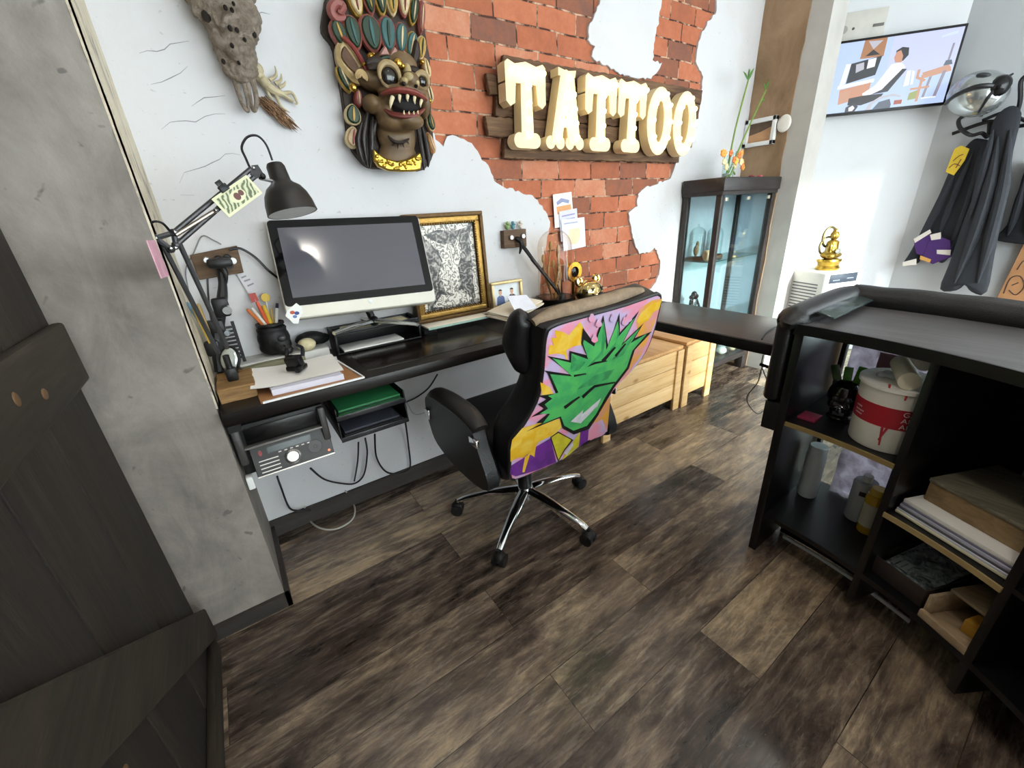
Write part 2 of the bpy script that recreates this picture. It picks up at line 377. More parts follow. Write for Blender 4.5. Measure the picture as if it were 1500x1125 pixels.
# hairline cracks in the plaster
cr = B()
def crack(px):
    P = jag([wl(*p) for p in px], .02, .004, closed=False, seed=int(px[0][0])); M = wallf(0, 0)
    w = [.0009*(1-abs(2*i/(len(P)-1)-1))+.0004 for i in range(len(P))]
    vs = []
    for (x, z), ww in zip(P, w): vs += [(x, z-ww, .0006), (x, z+ww, .0006)]
    cr.add(vs, [[2*i, 2*i+2, 2*i+3, 2*i+1] for i in range(len(P)-1)], M)
for px in ([(203, 76), (230, 76), (250, 66), (277, 60)], [(222, 125), (250, 113), (275, 97)], [(237, 190), (250, 181), (285, 177), (300, 169), (330, 167)], [(262, 268), (270, 253), (300, 243), (330, 226), (352, 227)], [(265, 287), (285, 286)], [(372, 20), (396, 21)], [(280, 155), (300, 145), (330, 140)], [(135, 25), (140, 42)], [(466, 225), (468, 215)]): crack(px)
obj('crack', cr, mat('88868a', .9), wall_back, 0)
# skirting
bo = wood('2a2623', '3a3531', '4a443f', 0, .6, 5, 'skirting_board')
struct('baseboard_back', B().bx(-.11, 3.2, WY-.014, WY-.001, 0, .078), bo, ang=0)
struct('baseboard_left', B().bx(-.34, -.097, 1.315, 1.329, 0, .055).bx(-.111, -.097, 1.315, WY-.015, 0, .055), bo, ang=0)
# concrete pillar at the left, side face with peeling paint
struct('wall_left', B().bx(-.45, -.111, 1.33, 1.86, 0, 2.75).bx(-.45, -.36, -2.6, 1.33, 0, 2.75), CONC, ang=0)
def peel_mat():
    t = NT('peeling_cream_paint'); n1 = t.noise(t.pos((1, 1, .5)), 14, 5, .7, 1.2)
    t.base(t.ramp(n1, [(.36, '8f8883'), (.45, 'c9bda6'), (.56, 'd8cdb6'), (.7, 'bfb9b2')])); t.p.inputs['Roughness'].default_value = .8; t.bump(n1, .4, .006); return t.m
ed = jag([(0, .76), (.045, .76), (.06, 1.2), (.05, 1.6), (.055, 2.3), (0, 2.3)], .03, .006, seed=9)
struct('trim_1', B().prism(ed, .004, frame((-.1105, 1.331, 0), (0, 1, 0), (0, 0, 1))).bx(-.1108, -.1065, 1.331, WY-.002, .76, 2.74), peel_mat(), ang=0)
# clay-coloured pier beyond the cabinet, with its bare concrete edge
PX = 3.225
br_ = NT('clay_render'); nn_ = br_.noise(br_.pos((1, 1, .6)), 5, 5, .65, .5); br_.base(br_.ramp(nn_, [(.3, '82684e'), (.5, '9a7d60'), (.7, 'ab8f72')])); br_.p.inputs['Roughness'].default_value = .85; br_.bump(nn_, .3, .01)
yb = at(1191, 0, x=PX).y; yc = at(1222, 0, x=PX).y; yb2 = at(1143, 253, x=PX).y
struct('wall_pier', B().prism([(PX, WY+.01), (PX, yc), (PX+.2, yc), (PX+.42, WY+.01)], 2.75), mat('bdb9b3', .8, var=.15, sc=6, bump=.3, bsc=25), ang=0)
struct('trim_2', B().prism(jag([(-WY, 0), (-yb2, 0), (-yb2, 1.4), (-yb, 2.74), (-WY, 2.74)], .05, .004, seed=2), .006, frame((PX+.0005, 0, 0), (0, -1, 0), (0, 0, 1)), z0=0), br_.m, ang=0)
# slanted television wall, coat wall, side wall with an added window
TD = V((.631, -.775, 0)); TN = V((-.775, -.631, 0)); TP = V((3.8075, 1.613, 0))
def tvw(px, py, off=0): return atp(px, py, TP+TN*off, TN)
tl = (TP.y-WY)/.775; A0 = TP-TD*(-tl if tl < 0 else tl)
A0 = TP+TD*((TP.y-(WY+.01))/.775); A1 = V((4.3, TP.y-(4.3-TP.x)/.631*.775, 0))
struct('wall_right', B().prism([(A0.x, A0.y), (A1.x, A1.y), (A1.x+.1, A1.y+.05), (A0.x+.1, A0.y+.05)], 2.75), PLASTB, ang=0)
struct('wall_side', B().bx(4.3, 4.42, -.3, A1.y, 0, 2.75).bx(4.3, 4.42, -2.6, -2.3, 0, 2.75).bx(4.3, 4.42, -2.3, -.3, 0, .35).bx(4.3, 4.42, -2.3, -.3, 2.45, 2.75), plaster_mat('bfc2c6', 'shaded_wall_paint', amt=.1, cracks=False), ang=0)  # coat wall's shade is put into its grey colour
w2 = struct('added_window', B().bx(4.34, 4.4, -2.3, -2.24, .35, 2.45).bx(4.34, 4.4, -.36, -.3, .35, 2.45).bx(4.34, 4.4, -2.24, -.36, .35, .41).bx(4.34, 4.4, -2.24, -.36, 2.39, 2.45), mat('2a2b2d', .4), ang=0)  # unseen window, added to light the counter front and the room
obj('window_pane', B().bx(4.367, 4.373, -2.24, -.36, .41, 2.39), glass(), w2, 0)
# shopfront behind the viewer: wall with one wide window
struct('wall_front', B().bx(-.45, -.2, -2.6, -2.5, 0, 2.75).bx(4.0, 4.3, -2.6, -2.5, 0, 2.75).bx(-.2, 4.0, -2.6, -2.5, 2.6, 2.75).bx(-.2, 4.0, -2.6, -2.5, 0, .2), PLASTB, ang=0)
w1 = struct('window_1', B().bx(-.2, -.14, -2.58, -2.52, .2, 2.6).bx(3.94, 4.0, -2.58, -2.52, .2, 2.6).bx(2.2, 2.26, -2.58, -2.52, .2, 2.6).bx(1.16, 3.94, -2.58, -2.52, .2, .26).bx(-.14, 1.16, -2.58, -2.52, .2, .26).bx(-.14, 3.94, -2.58, -2.52, 2.54, 2.6), mat('2a2b2d', .4), ang=0)
obj('window_pane', B().bx(-.14, 2.2, -2.553, -2.547, .26, 2.54).bx(2.26, 3.94, -2.553, -2.547, .26, 2.54), glass(), w1, 0)
bl = NT('sun_blocker_cloth'); tb = bl.n('ShaderNodeBsdfTranslucent'); tb.inputs[0].default_value = (.8, .8, .8, 1); bl.l(tb.outputs[0], bl.out.inputs[0])
obj('sun_blocker', B().bx(-.14, 2.22, -2.512, -2.51, .26, 2.54), bl.m, w1, 0)  # unseen cloth added to keep the sun off the pine chests
# ------------------------------------------------------------------ barn door at the left
DW = wood('120e0b', '221c16', '332b22', 2, .7, 7, 'weathered_door_boards', bump=.5); DWB = wood('15110c', '2a231a', '40362a', 1, .7, 7, 'weathered_battens', bump=.5)
d = thing('plank_door', 'dark weathered plank door with batten and diagonal brace beside the concrete pillar', 'door', (-.33, .85, 0))
ys = [1.265, 1.02, .79, .56, .33, .1]
for i in range(5):
    obj('plank', B().bx(-.347, -.327, ys[i+1]+.003, ys[i]-.003, .012, 2.1, .004), DW, d)
obj('batten', B().bx(-.327, -.305, .1, 1.262, .925, 1.057, .006), DWB, d)
obj('batten', B().bx(-.327, -.305, .1, 1.25, .02, .085, .006), DWB, d)
M = frame((-.327, 0, 0), (0, 1, 0), (0, 0, 1))
obj('diagonal_brace', B().prism([(1.283, .05), (1.283, .17), (.36, .92), (.13, .92), (.13, .90)], .022, M, bev=.004), DWB, d)
obj('knot', B().ballM(M, (1.0, .975, .022), (.012, .01, .003)).ballM(M, (.9, 1.0, .022), (.01, .012, .003)).ballM(M, (.62, .5, .022), (.008, .007, .003)), mat('5a4128', .7), d)

# ------------------------------------------------------------------ desk along the wall, peninsula, chests
dk = thing('desk', 'long black-brown worktop fixed along the white and brick wall', 'desk', (.9, 1.5, .71))
obj('worktop', B().bx(-.105, 1.865, 1.295, WY-.002, .71, .75, .003), DARKW, dk)
obj('wall_batten', B().bx(-.105, 1.86, WY-.03, WY-.002, .665, .71), BLACK, dk)
obj('side_support', B().bx(-.1045, -.07, 1.34, WY-.03, .672, .71), BLACK, dk)
obj('desk_mat', B().bx(.32, .9, 1.36, 1.62, .75, .7515, .0005), mat('19130f', .22, 0, .1), dk, label='thin dark glossy writing mat')
PENW = wood('3a322e', '4c433e', '5d534d', 1, .3, 7, 'grey_brown_laminate', bump=.05)
pn = thing('desk_extension', 'grey-brown desk extension running from the wall desk to the reception counter', 'desk', (1.68, .9, .71))
obj('extension_top', B().bx(1.5, 1.865, .578, 1.293, .713, .751, .002), [PENW], pn)
obj('edge_band', B().bx(1.494, 1.5, .578, 1.293, .71, .749, .001), BLACK, pn)
def chest(x0, x1, h, y0, label, post_l, post_r):
    t = thing('pine_chest', label, 'chest', ((x0+x1)/2, y0+.17, 0), 'pine chests under the desk')
    zs = [.075, .075+(h-.1)/3, .075+2*(h-.1)/3, h-.022]
    for i in range(3): obj('board', B().bx(x0, x1, y0, y0+.02, zs[i]+.0015, zs[i+1]-.0015, .002), PINE, t)
    obj('side_panel', B().bx(x0, x0+.018, y0+.02, y0+.34, .075, h-.022, .002), PINE, t); obj('side_panel', B().bx(x1-.018, x1, y0+.02, y0+.34, .075, h-.022, .002), PINE, t)
    obj('lid', B().bx(x0, x1, y0-.001, y0+.345, h-.02, h, .003), wood('b27a45', 'cc9a62', 'dcb07a', 1, .5, 6, 'pine_lid'), t)
    for x in (x0+post_l, x1-post_r):
        for yy in (y0-.012, y0+.3): obj('leg', B().bx(x, x+.06, yy, yy+.02 if yy < y0 else yy+.03, 0, h-.022 if yy < y0 else .075, .002), PINE, t)
    return t
chest(1.5, 2.19, .42, 1.385, 'long knotty pine chest directly behind the painted chair', .0, .061)
c2 = chest(2.205, 2.53, .435, 1.375, 'shorter pine chest between the long chest and glass cabinet', .0, .07)

# ------------------------------------------------------------------ painted office chair
ch = thing('office_chair', 'black leather office chair with graffiti painted back on a chrome star base', 'chair', (.83, 1.19, 0))
HX, HY = .825, 1.185
for k in range(5):
    a = R(214+72*k); dx, dy = cos(a), sin(a)
    P = [(HX+dx*r, HY+dy*r, z) for r, z in ((.02, .125), (.09, .118), (.18, .103), (.26, .083), (.30, .068))]
    lg = obj('base_leg', B().tube(P, [.026, .024, .019, .016, .013], 10, 4, flat=.75), CHROME, ch)
    w = B(); c = V((HX+dx*.305, HY+dy*.305, .027)); s = V((-dy, dx, 0)); 
    for sg in (-1, 1): w.cyl(c+s*.006*sg, c+s*.024*sg, .026, seg=18)
    w.ball(c+V((0, 0, .012)), (.026, .026, .022), rz(a)); w.cyl(c+V((0, 0, .02)), c+V((0, 0, .045)), .007)
    obj('caster', w, RUB, lg)
obj('hub', B().lathe([(.034, .09), (.036, .13), (.03, .145), (0, .145)], rz(0, (HX, HY, 0)), 24), CHROME, ch)
obj('gas_lift', B().lathe([(.03, .14), (.031, .30), (.024, .31), (.024, .37), (0, .37)], rz(0, (HX, HY, 0)), 24), BLACK, ch)
obj('tilt_mechanism', B().bx(HX-.09, HX+.09, HY-.12, HY+.14, .34, .385, .012), BLACK, ch)
obj('tilt_knob', B().cyl((.70, 1.30, .275), (.66, 1.30, .25), .028, .03, 14).cyl((.70, 1.30, .28), (.76, 1.28, .345), .008), RUB, ch)
seat = B().box((.825, 1.2, .445), (.5, .5, .13), None, .05, seg=4)
obj('seat', seat, LEATHER, ch)
CP0, CN = V((.83, .955, .4)), V((0, 1, .307)).normalized()
CM = frame(CP0, (1, 0, 0), (0, -.307, 1))
def cpt(px, py):
    q = CM.inverted() @ atp(px, py, CP0, CN); return (q.x, q.y)
panel = [cpt(*p) for p in ((745, 698), (746, 670), (748, 650), (757, 636), (766, 624), (779, 602), (789, 578), (795, 540), (797, 505), (800, 488), (806, 479), (830, 470), (870, 459), (920, 445), (960, 431), (968, 430), (971, 437), (966, 462), (960, 484), (952, 506), (942, 524), (925, 545), (908, 562), (899, 572), (894, 583), (892, 600), (890, 625), (887, 636), (876, 642), (860, 647), (838, 664), (815, 679), (780, 694), (752, 705))]
pm = [tuple(v) for v in [(p.x, p.y) for p in spline([(q[0], q[1], 0) for q in panel], 2, True)]]
obj('painted_panel', B().prism(pm, .012, CM, z0=-.012, bev=.004), mat('1a1a1c', .5), ch)
# black padding in front of the panel (bulging, tucked in toward the sitter)
cx0 = sum(p[0] for p in pm)/len(pm); cy0 = sum(p[1] for p in pm)/len(pm)
pb = B(); rings = []
for s, zz in ((.985, -.012), (1.02, -.03), (1.03, -.06), (1.0, -.095), (.9, -.12), (.6, -.135)):
    rings.append([(cx0+(p[0]-cx0)*s, cy0+(p[1]-cy0)*(min(s, .975) if p[1] > cy0 else s), zz) for p in pm])
nn = len(pm); vs = [v for r in rings for v in r]; fs = [[k*nn+i, k*nn+(i+1) % nn, (k+1)*nn+(i+1) % nn, (k+1)*nn+i] for k in range(5) for i in range(nn)]
vs.append((cx0, cy0, -.138)); fs += [[5*nn+i, 5*nn+(i+1) % nn, len(vs)-1] for i in range(nn)]; pb.add(vs, fs, CM)
obj('backrest', pb, LEATHER, ch)
# cracked tan leather along the top edge
top = [cpt(*p) for p in ((798, 487), (822, 475), (850, 467), (871, 461), (905, 452), (932, 442), (958, 436))]
obj('worn_top_edge', B().tube([(x, y, -.05) for x, y in top], [.012, .02, .022, .022, .022, .02, .012], 12, 4, CM), mat('8c7862', .75, 0, .35, 30, .6, 90), ch, label='cracked tan leather along the top edge')
# head-height side pillow and wings
obj('side_cushion', B().tube([cpt(797, 482)+(-.085,), cpt(794, 490)+(-.09,), cpt(790, 525)+(-.1,), cpt(795, 556)+(-.09,), cpt(799, 566)+(-.085,)], [.012, .034, .045, .036, .012], 14, 5, CM), LEATHER, ch)
obj('side_cushion', B().tube([cpt(950, 447)+(-.08,), cpt(947, 455)+(-.085,), cpt(940, 485)+(-.09,), cpt(932, 512)+(-.085,), cpt(929, 520)+(-.08,)], [.01, .03, .038, .03, .01], 12, 5, CM), LEATHER, ch)
for sg, xo in ((-1, .548), (1, 1.102)):
    A = frame((xo-.03, 0, 0), (0, 1, 0), (0, 0, 1))
    prof = [(p.x, p.y) for p in spline([(.955, .40, 0), (1.0, .53, 0), (1.03, .59, 0), (1.10, .612, 0), (1.22, .612, 0), (1.33, .605, 0), (1.385, .585, 0), (1.40, .54, 0), (1.385, .47, 0), (1.33, .40, 0), (1.15, .37, 0)], 4, True)]
    ar = obj('armrest', B().prism(prof, .055, A, bev=.012), LEATHER, ch)
    obj('arm_pad', B().tube([(xo, 1.02, .585), (xo, 1.09, .612), (xo, 1.22, .617), (xo, 1.33, .607), (xo, 1.385, .575)], [.03, .036, .038, .036, .028], 12, 5, flat=.7), mat('232120', .4, 0, .25, 8), ar)
    xs = xo-.034 if sg < 0 else xo+.034
    obj('arm_bracket', B().bx(xs-.006, xs+.006, .985, 1.035, .545, .572, .003), CHROME, ar); obj('arm_bracket', B().bx(xs-.006, xs+.006, 1.355, 1.395, .50, .54, .003), CHROME, ar)
# the spray-painted picture: bold spiky shapes, all on the panel
def cp(pts, s=4.017, ox=740, oy=420): return [cpt(ox+x/s, oy+y/s) for x, y in pts]
art = B(); AM = []
def spray(c, c2, sc=16):
    t = NT('spray_paint'); n = t.noise(t.pos(), sc, 3, .55, .4); t.base(t.mix(lin(c), lin(c2), t.ramp(n, [(.42, '000000'), (.6, 'ffffff')]))); t.p.inputs['Roughness'].default_value = .45; return t.m
AM = [spray('b9a6c8', 'd98aa0', 13), spray('d9a820', 'e0bb4a', 20), spray('4fae5a', '3c9a58', 18), mat('141616', .5, name='black_outline'), spray('6a2a86', '552070', 20), spray('c8bf2c', 'b5a82a', 20), spray('cfc7cc', 'b9bcc0', 30), spray('d69a3c', 'd48d8a', 12), spray('2f7f4a', '3c9a58', 25)]
lay = [0]
def paint(pts, mi, raw=False, dz=None):
    lay[0] += 1; art.flat(pts if raw else cp(pts), CM, .0004+.00012*lay[0] if dz is None else dz, mi)
inset = [(cx0+(p[0]-cx0)*.965, cy0+(p[1]-cy0)*.975) for p in pm]
paint(inset, 0, True)
paint([(790, 130), (860, 80), (920, 70), (880, 210), (800, 400), (720, 520), (640, 590), (700, 470), (780, 300), (770, 200)], 7)
paint([(620, 640), (600, 850), (500, 905), (480, 830), (540, 720)], 7)
paint([(480, 820), (570, 780), (600, 850), (500, 905)], 0)
# yellow bursts
paint([(250, 400), (260, 340), (285, 345), (268, 300), (300, 300), (290, 255), (340, 265), (370, 285), (440, 205), (465, 250), (445, 300), (460, 340), (400, 350), (360, 372), (365, 440), (345, 400), (300, 392)], 1)
paint([(800, 150), (860, 100), (920, 80), (905, 130), (870, 150), (840, 200), (790, 220), (770, 200)], 1)
paint([(30, 960), (40, 900), (100, 830), (200, 800), (325, 775), (330, 830), (285, 870), (200, 910), (165, 950), (150, 1000), (120, 1080), (105, 1085), (100, 1000), (60, 1010), (30, 1030)], 1)
paint([(205, 560), (260, 590), (290, 640), (215, 635)], 1)
# purple block and yellow wedges below
paint([(25, 1100), (35, 1050), (100, 1010), (180, 940), (265, 890), (300, 1030), (180, 1080), (60, 1115)], 4)
paint([(440, 850), (490, 840), (485, 905), (430, 940)], 4)
paint([(115, 1000), (130, 990), (165, 935), (180, 935), (170, 1000), (145, 985), (112, 1090), (98, 1090)], 1)
paint([(262, 885), (310, 850), (400, 900), (350, 960), (310, 1030)], 3); paint([(270, 885), (310, 858), (388, 900), (345, 955), (312, 1018)], 5)
paint([(400, 905), (440, 850), (432, 935), (370, 990), (330, 1020)], 5)
paint([(345, 975), (395, 915), (400, 930), (360, 990)], 6)
# black under-shape then green spikes
spk = [(120, 850), (215, 800), (180, 800), (260, 735), (150, 765), (225, 715), (190, 690), (240, 660), (190, 640), (295, 625), (245, 505), (225, 490), (390, 515), (245, 405), (375, 430), (375, 375), (475, 400), (445, 330), (455, 240), (520, 330), (575, 165), (605, 360), (670, 150), (672, 270), (785, 140), (690, 330), (810, 215), (760, 300), (860, 262), (760, 370), (725, 480), (640, 590), (600, 660), (540, 760), (490, 830), (400, 862), (330, 820), (318, 770)]
paint(spk, 3)
gin = [(215, 805), (262, 745), (200, 745), (250, 715), (230, 690), (275, 655), (250, 640), (310, 620), (262, 512), (390, 525), (275, 418), (385, 445), (388, 390), (485, 425), (455, 330), (460, 310), (520, 350), (575, 200), (592, 370), (660, 200), (665, 290), (760, 180), (680, 345), (790, 240), (735, 330), (830, 275), (745, 375), (712, 475), (630, 580), (585, 650), (530, 750), (480, 815), (400, 845), (345, 815), (325, 760)]
paint(gin, 2)
for s in ([(480, 470), (560, 380), (575, 200), (590, 300), (570, 400)], [(590, 400), (650, 320), (662, 215), (668, 270), (640, 360)], [(380, 500), (392, 395), (420, 430), (470, 440), (430, 490)], [(620, 430), (700, 350), (770, 260), (690, 400)], [(420, 600), (520, 520), (640, 480), (600, 540), (500, 580)]): paint(s, 8)
for s in ([(475, 470), (520, 440), (590, 430), (600, 436), (530, 452)], [(560, 430), (640, 350), (648, 356), (580, 440)], [(400, 515), (470, 505), (475, 512), (400, 528)], [(640, 400), (700, 330), (708, 334), (650, 410)], [(445, 640), (520, 575), (640, 555), (645, 563), (525, 590), (455, 655)], [(340, 700), (430, 640), (436, 648), (350, 716)], [(330, 818), (400, 848), (480, 820), (540, 740), (548, 746), (490, 834), (400, 866), (334, 830)]): paint(s, 3)
for s in ([(380, 790), (455, 720), (450, 745), (560, 650), (530, 720), (535, 700), (440, 800)],): paint(s, 6)
for i, s in enumerate([(505, 180), (545, 210), (630, 180), (700, 200), (520, 300), (720, 180)]):
    paint([(s[0]+18*cos(k)*(1+.3*sin(3*k)), s[1]+26*sin(k)) for k in [j*pi/6 for j in range(12)]], 0)
obj('graffiti', art, AM, ch, 0, label='spray-painted green spikes with yellow, pink and purple patches', recalc=False)
# ------------------------------------------------------------------ glass display cabinet
CX0, CX1, CY0, CY1 = 2.555, 3.205, 1.478, 1.735
cb = thing('display_cabinet', 'tall dark glass display cabinet in front of the clay-coloured pier', 'cabinet', ((CX0+CX1)/2, 1.6, 0))
CBW = wood('1f1a19', '2c2625', '3a3331', 0, .4, 6, 'dark_cabinet_wood')
obj('cornice', B().bx(CX0-.02, CX1+.012, CY0-.02, CY1, 1.27, 1.345, .006).bx(CX0-.01, CX1+.006, CY0-.01, CY1, 1.25, 1.27), CBW, cb)
obj('plinth', B().bx(CX0, CX1, CY0, CY1, .1, .14, .003), CBW, cb)
for x in (CX0, CX1-.035):
    for y in (CY0, CY1-.035): obj('post', B().bx(x, x+.035, y, y+.035, .14, 1.25, .003), CBW, cb)
for x in (CX0, CX1-.06):
    for y in (CY0, CY1-.06): obj('foot', B().bx(x, x+.06, y, y+.06, 0, .1, .004), CBW, cb)
obj('back_panel', B().bx(CX0+.035, CX1-.035, CY1-.012, CY1-.004, .14, 1.25), mat('a9b3bf', .3, .25, .1), cb, label='back panel, pale grey with reflections in its colour')  # pale tone stands for bright reflections in the cabinet back
GL = glass()
obj('glass_door', B().bx(CX0+.036, CX1-.036, CY0+.012, CY0+.017, .15, 1.245), GL, cb)
obj('glass_side', B().bx(CX0+.012, CX0+.017, CY0+.036, CY1-.036, .145, 1.248), GL, cb)
obj('side_panel', B().bx(CX1-.017, CX1-.008, CY0+.036, CY1-.036, .142, 1.249), mat('c9d1dc', .12, .55, .05), cb, label='pale glossy side panel added for brightness')  # opaque pale panel added to brighten the view of the dark pier
for z in (.42, .86): obj('shelf', B().bx(CX0+.02, CX1-.02, CY0+.03, CY1-.014, z-.006, z), glass('d8efe9', .02), cb)
for x in (CX0+.07, CX1-.07, (CX0+CX1)/2): obj('hinge', B().bx(x-.016, x+.016, CY0+.003, CY0+.012, 1.215, 1.235, .002), mat('d8d2bb', .3, .8), cb)
# what stands in it
def cloche(x, y, z, r, h, label):
    t = thing('glass_cloche', label, 'glass dome', (x, y, z), 'glass domes in the cabinet')
    M = rz(0, (x, y, z)); obj('base', B().lathe([(r*1.15, 0), (r*1.15, .012), (r, .018), (0, .018)], M), wood('3a2417', '5a3a24', '75502f', 0, .5, 9), t)
    pr = [(r*.93, .018), (r*.93, h-r)]+[(r*.93*cos(a), h-r+r*sin(a)) for a in [k*pi/16 for k in range(1, 8)]]+[(0, h)]
    obj('dome', B().lathe(pr, M), GL, t); obj('knob', B().ballM(M, (0, 0, h+.008), .009), GL, t)
    obj('specimen', B().ballM(M, (0, 0, .06), (r*.35, r*.3, .035)).ballM(M, (.01, 0, .1), (r*.2, r*.2, .02)).tube([(x, y, z+.018), (x+.01, y, z+.05)], .004), mat('8a6a4a', .7, 0, .4, 40), t)
cloche(at(1021, 355, y=1.66).x, 1.66, .86, .055, .21, 'glass dome on the upper cabinet shelf, left one of two')
cloche(at(1045, 355, y=1.66).x+.01, 1.66, .86, .055, .20, 'glass dome on the upper cabinet shelf, right one of two')
sh = B()
for k in range(7):
    a = k*.5; M = rz(0, (2.612+.007*k, 1.56, .86)); sh.ballM(M, (0, 0, .036-.0025*k), (.028-.002*k, .026, .036-.003*k))
tag(remesh(obj('sea_shell', sh, mat('c8a684', .4, 0, .3, 50)), .006, 2), 'large ribbed beige shell at the front of the upper cabinet shelf', 'shell')
fg = thing('jointed_figure', 'grey mechanical figure standing on the lower cabinet shelf', 'figurine', (at(1017, 430, y=1.62).x, 1.62, .42))
x, y, z = at(1017, 430, y=1.62).x, 1.62, .42
obj('body', B().box((x, y, z+.155), (.05, .035, .07), None, .01).box((x, y, z+.105), (.04, .03, .025), None, .006), STEEL, fg)
obj('head', B().ball((x, y, z+.215), (.02, .02, .024)).ball((x-.028, y, z+.2), .016).ball((x+.028, y, z+.2), .016), BLACKM, fg)
for s in (-1, 1):
    obj('leg', B().tube([(x+s*.012, y, z+.1), (x+s*.025, y, z+.05), (x+s*.022, y-.01, z+.008)], [.011, .008, .012]), STEEL, fg)
    obj('arm', B().tube([(x+s*.03, y, z+.18), (x+s*.05, y-.01, z+.14), (x+s*.045, y-.03, z+.11)], [.01, .008, .009]), BLACKM, fg)
drf = B().tube([(2.62, 1.6, .165), (2.7, 1.58, .18), (2.8, 1.6, .17), (2.88, 1.57, .16)], [.02, .03, .026, .012]).tube([(2.75, 1.59, .18), (2.8, 1.62, .21), (2.86, 1.63, .2)], [.014, .012, .006])
tag(obj('driftwood', drf, mat('a58b70', .8, 0, .3, 30, .4)), 'pale driftwood lying on the cabinet floor', 'driftwood')
for i, (x, y, r) in enumerate(((2.97, 1.56, .035), (3.04, 1.6, .03), (3.1, 1.55, .026))):
    st = B().ball((x, y, .14+r*.75), (r*1.2, r, r*.8)); tag(obj('pebble', st, mat(('c9c5bd', '8f9398', 'b49c80')[i], .6)), ('white pebble on the cabinet floor beside the driftwood', 'grey pebble on the cabinet floor between two paler ones', 'tan pebble in the right corner of the cabinet floor')[i], 'pebble', 'pebbles in the cabinet')
# on top of it: bamboo vase, flowers, petals
vx, vy, vz = 2.80, 1.60, 1.345
vs_ = thing('glass_vase', 'clear glass vase on the cabinet holding two bamboo canes', 'vase', (vx, vy, vz))
obj('vase_body', B().lathe([(.0, 0), (.03, 0), (.034, .004), (.036, .15), (.033, .15), (.031, .01), (0, .01)], rz(0, (vx, vy, vz))), GL, vs_)
obj('pebble_fill', B().lathe([(0, .011), (.03, .011), (.031, .03), (0, .036)], rz(0, (vx, vy, vz))), mat('c9ccd0', .5, 0, .3, 90, .5, 200), vs_)
def bamboo(pts, label, leaf):
    t = thing('bamboo_cane', label, 'plant', pts[0], 'bamboo canes in the vase')
    obj('stem', B().tube(pts, [.0065, .005, .0045], 8, 6), mat('7d9a45', .4, 0, .3, 30), t)
    for (p, d, L) in leaf:
        p = V(p); d = V(d).normalized(); s = d.cross(V((0, -1, .2))).normalized(); v = []
        for k, w in ((0, .002), (.3, .009), (.6, .008), (1, .0005)): v += [p+d*L*k-s*w+V((0, 0, -.02*k*k)), p+d*L*k+s*w+V((0, 0, -.02*k*k))]
        b_ = B().add(v, [[2*i, 2*i+2, 2*i+3, 2*i+1] for i in range(3)]); b_.add([q+V((0, .0012, .0008)) for q in v], [[2*i+1, 2*i+3, 2*i+2, 2*i] for i in range(3)]); obj('leaf', b_, mat('4f7a35', .45, 0, .3, 30), t)
q = lambda px, py: tuple(at(px, py, y=1.60))
p1 = q(1096, 118); p2 = q(1122, 132)
bamboo([(vx-.008, vy, vz+.03), q(1077, 190), p1], 'taller left bamboo cane leaning right, leafy tip against the pier', [(p1, (-.7, 0, .6), .09), (p1, (-.1, 0, 1), .08), (p1, (.5, 0, .9), .1), (q(1097, 112), (-.5, -.3, .8), .06)])
bamboo([(vx+.012, vy, vz+.03), q(1095, 190), p2], 'thinner right bamboo cane with a forked leafy tip', [(p2, (-.6, 0, .8), .07), (p2, (.3, 0, 1), .08), (q(1117, 148), (.6, 0, .6), .04)])
fl = thing('flower_bunch', 'bunch of orange and yellow flowers on top of the cabinet', 'flowers', (2.70, 1.53, vz))
rd = random.Random(4)
for i in range(16):
    px, py = rd.uniform(1052, 1090), rd.uniform(222, 250); p = at(px, py, y=1.52+rd.uniform(-.03, .03)); p.z = max(p.z, vz+.014)
    bl = B()
    for k in range(5): bl.ballM(MX.Translation(p), (.011*cos(k*1.256), -.003, .011*sin(k*1.256)), (.009, .006, .009))
    obj('blossom', bl, mat(('e9a24a', 'f0c24a', 'd9793c', 'e8d7a8')[i % 4], .6), fl)
obj('stems', B().tube([(2.68, 1.52, vz+.002), (2.72, 1.525, vz+.035), (2.76, 1.53, vz+.02)], .005).tube([(2.66, 1.53, vz+.004), (2.72, 1.53, vz+.02)], .005).tube([(2.70, 1.53, vz+.004), (2.72, 1.52, vz+.06)], .004), mat('6d8a44', .6), fl)
for i, (px, lab) in enumerate(((1102, 'dark red petal at the right on top of the cabinet, nearer the flowers'), (1114, 'pinkish red petal nearest the right end of the cabinet top'))):
    p = at(px, 251, y=1.52); tag(obj('petal', B().ball((p.x, 1.52, vz+.008), (.022, .016, .008)), mat(('8a3440', 'b85560')[i], .5)), lab, 'petal', 'red petals on the cabinet')

# ------------------------------------------------------------------ curved reception counter
KC = V((.34, .48, 0)); KB = mat('0c0c0e', .35, 0, .1)
def arc(r, a, z=0): return V((KC.x+r*cos(R(a)), KC.y+r*sin(R(a)), z))
def arcslab(b, r0, r1, a0, a1, z0, z1, n=24, mi=0):
    vs = []; fs = []
    for i in range(n+1):
        a = a0+(a1-a0)*i/n
        for r, z in ((r0, z0), (r1, z0), (r1, z1), (r0, z1)): vs.append(arc(r, a, z))
    for i in range(n):
        for j in range(4): fs.append([i*4+j, (i+1)*4+j, (i+1)*4+(j+1) % 4, i*4+(j+1) % 4])
    fs += [[0, 1, 2, 3], [n*4+3, n*4+2, n*4+1, n*4]]
    return b.add(vs, fs, None, mi)
def radial(b, a, th, r0, r1, z0, z1, bev=.002):
    c = arc((r0+r1)/2, a); M = MX.Translation(V((c.x, c.y, (z0+z1)/2))) @ MX.Rotation(R(a), 4, 'Z'); return b.box((0, 0, 0), (r1-r0, th, z1-z0), M, bev)
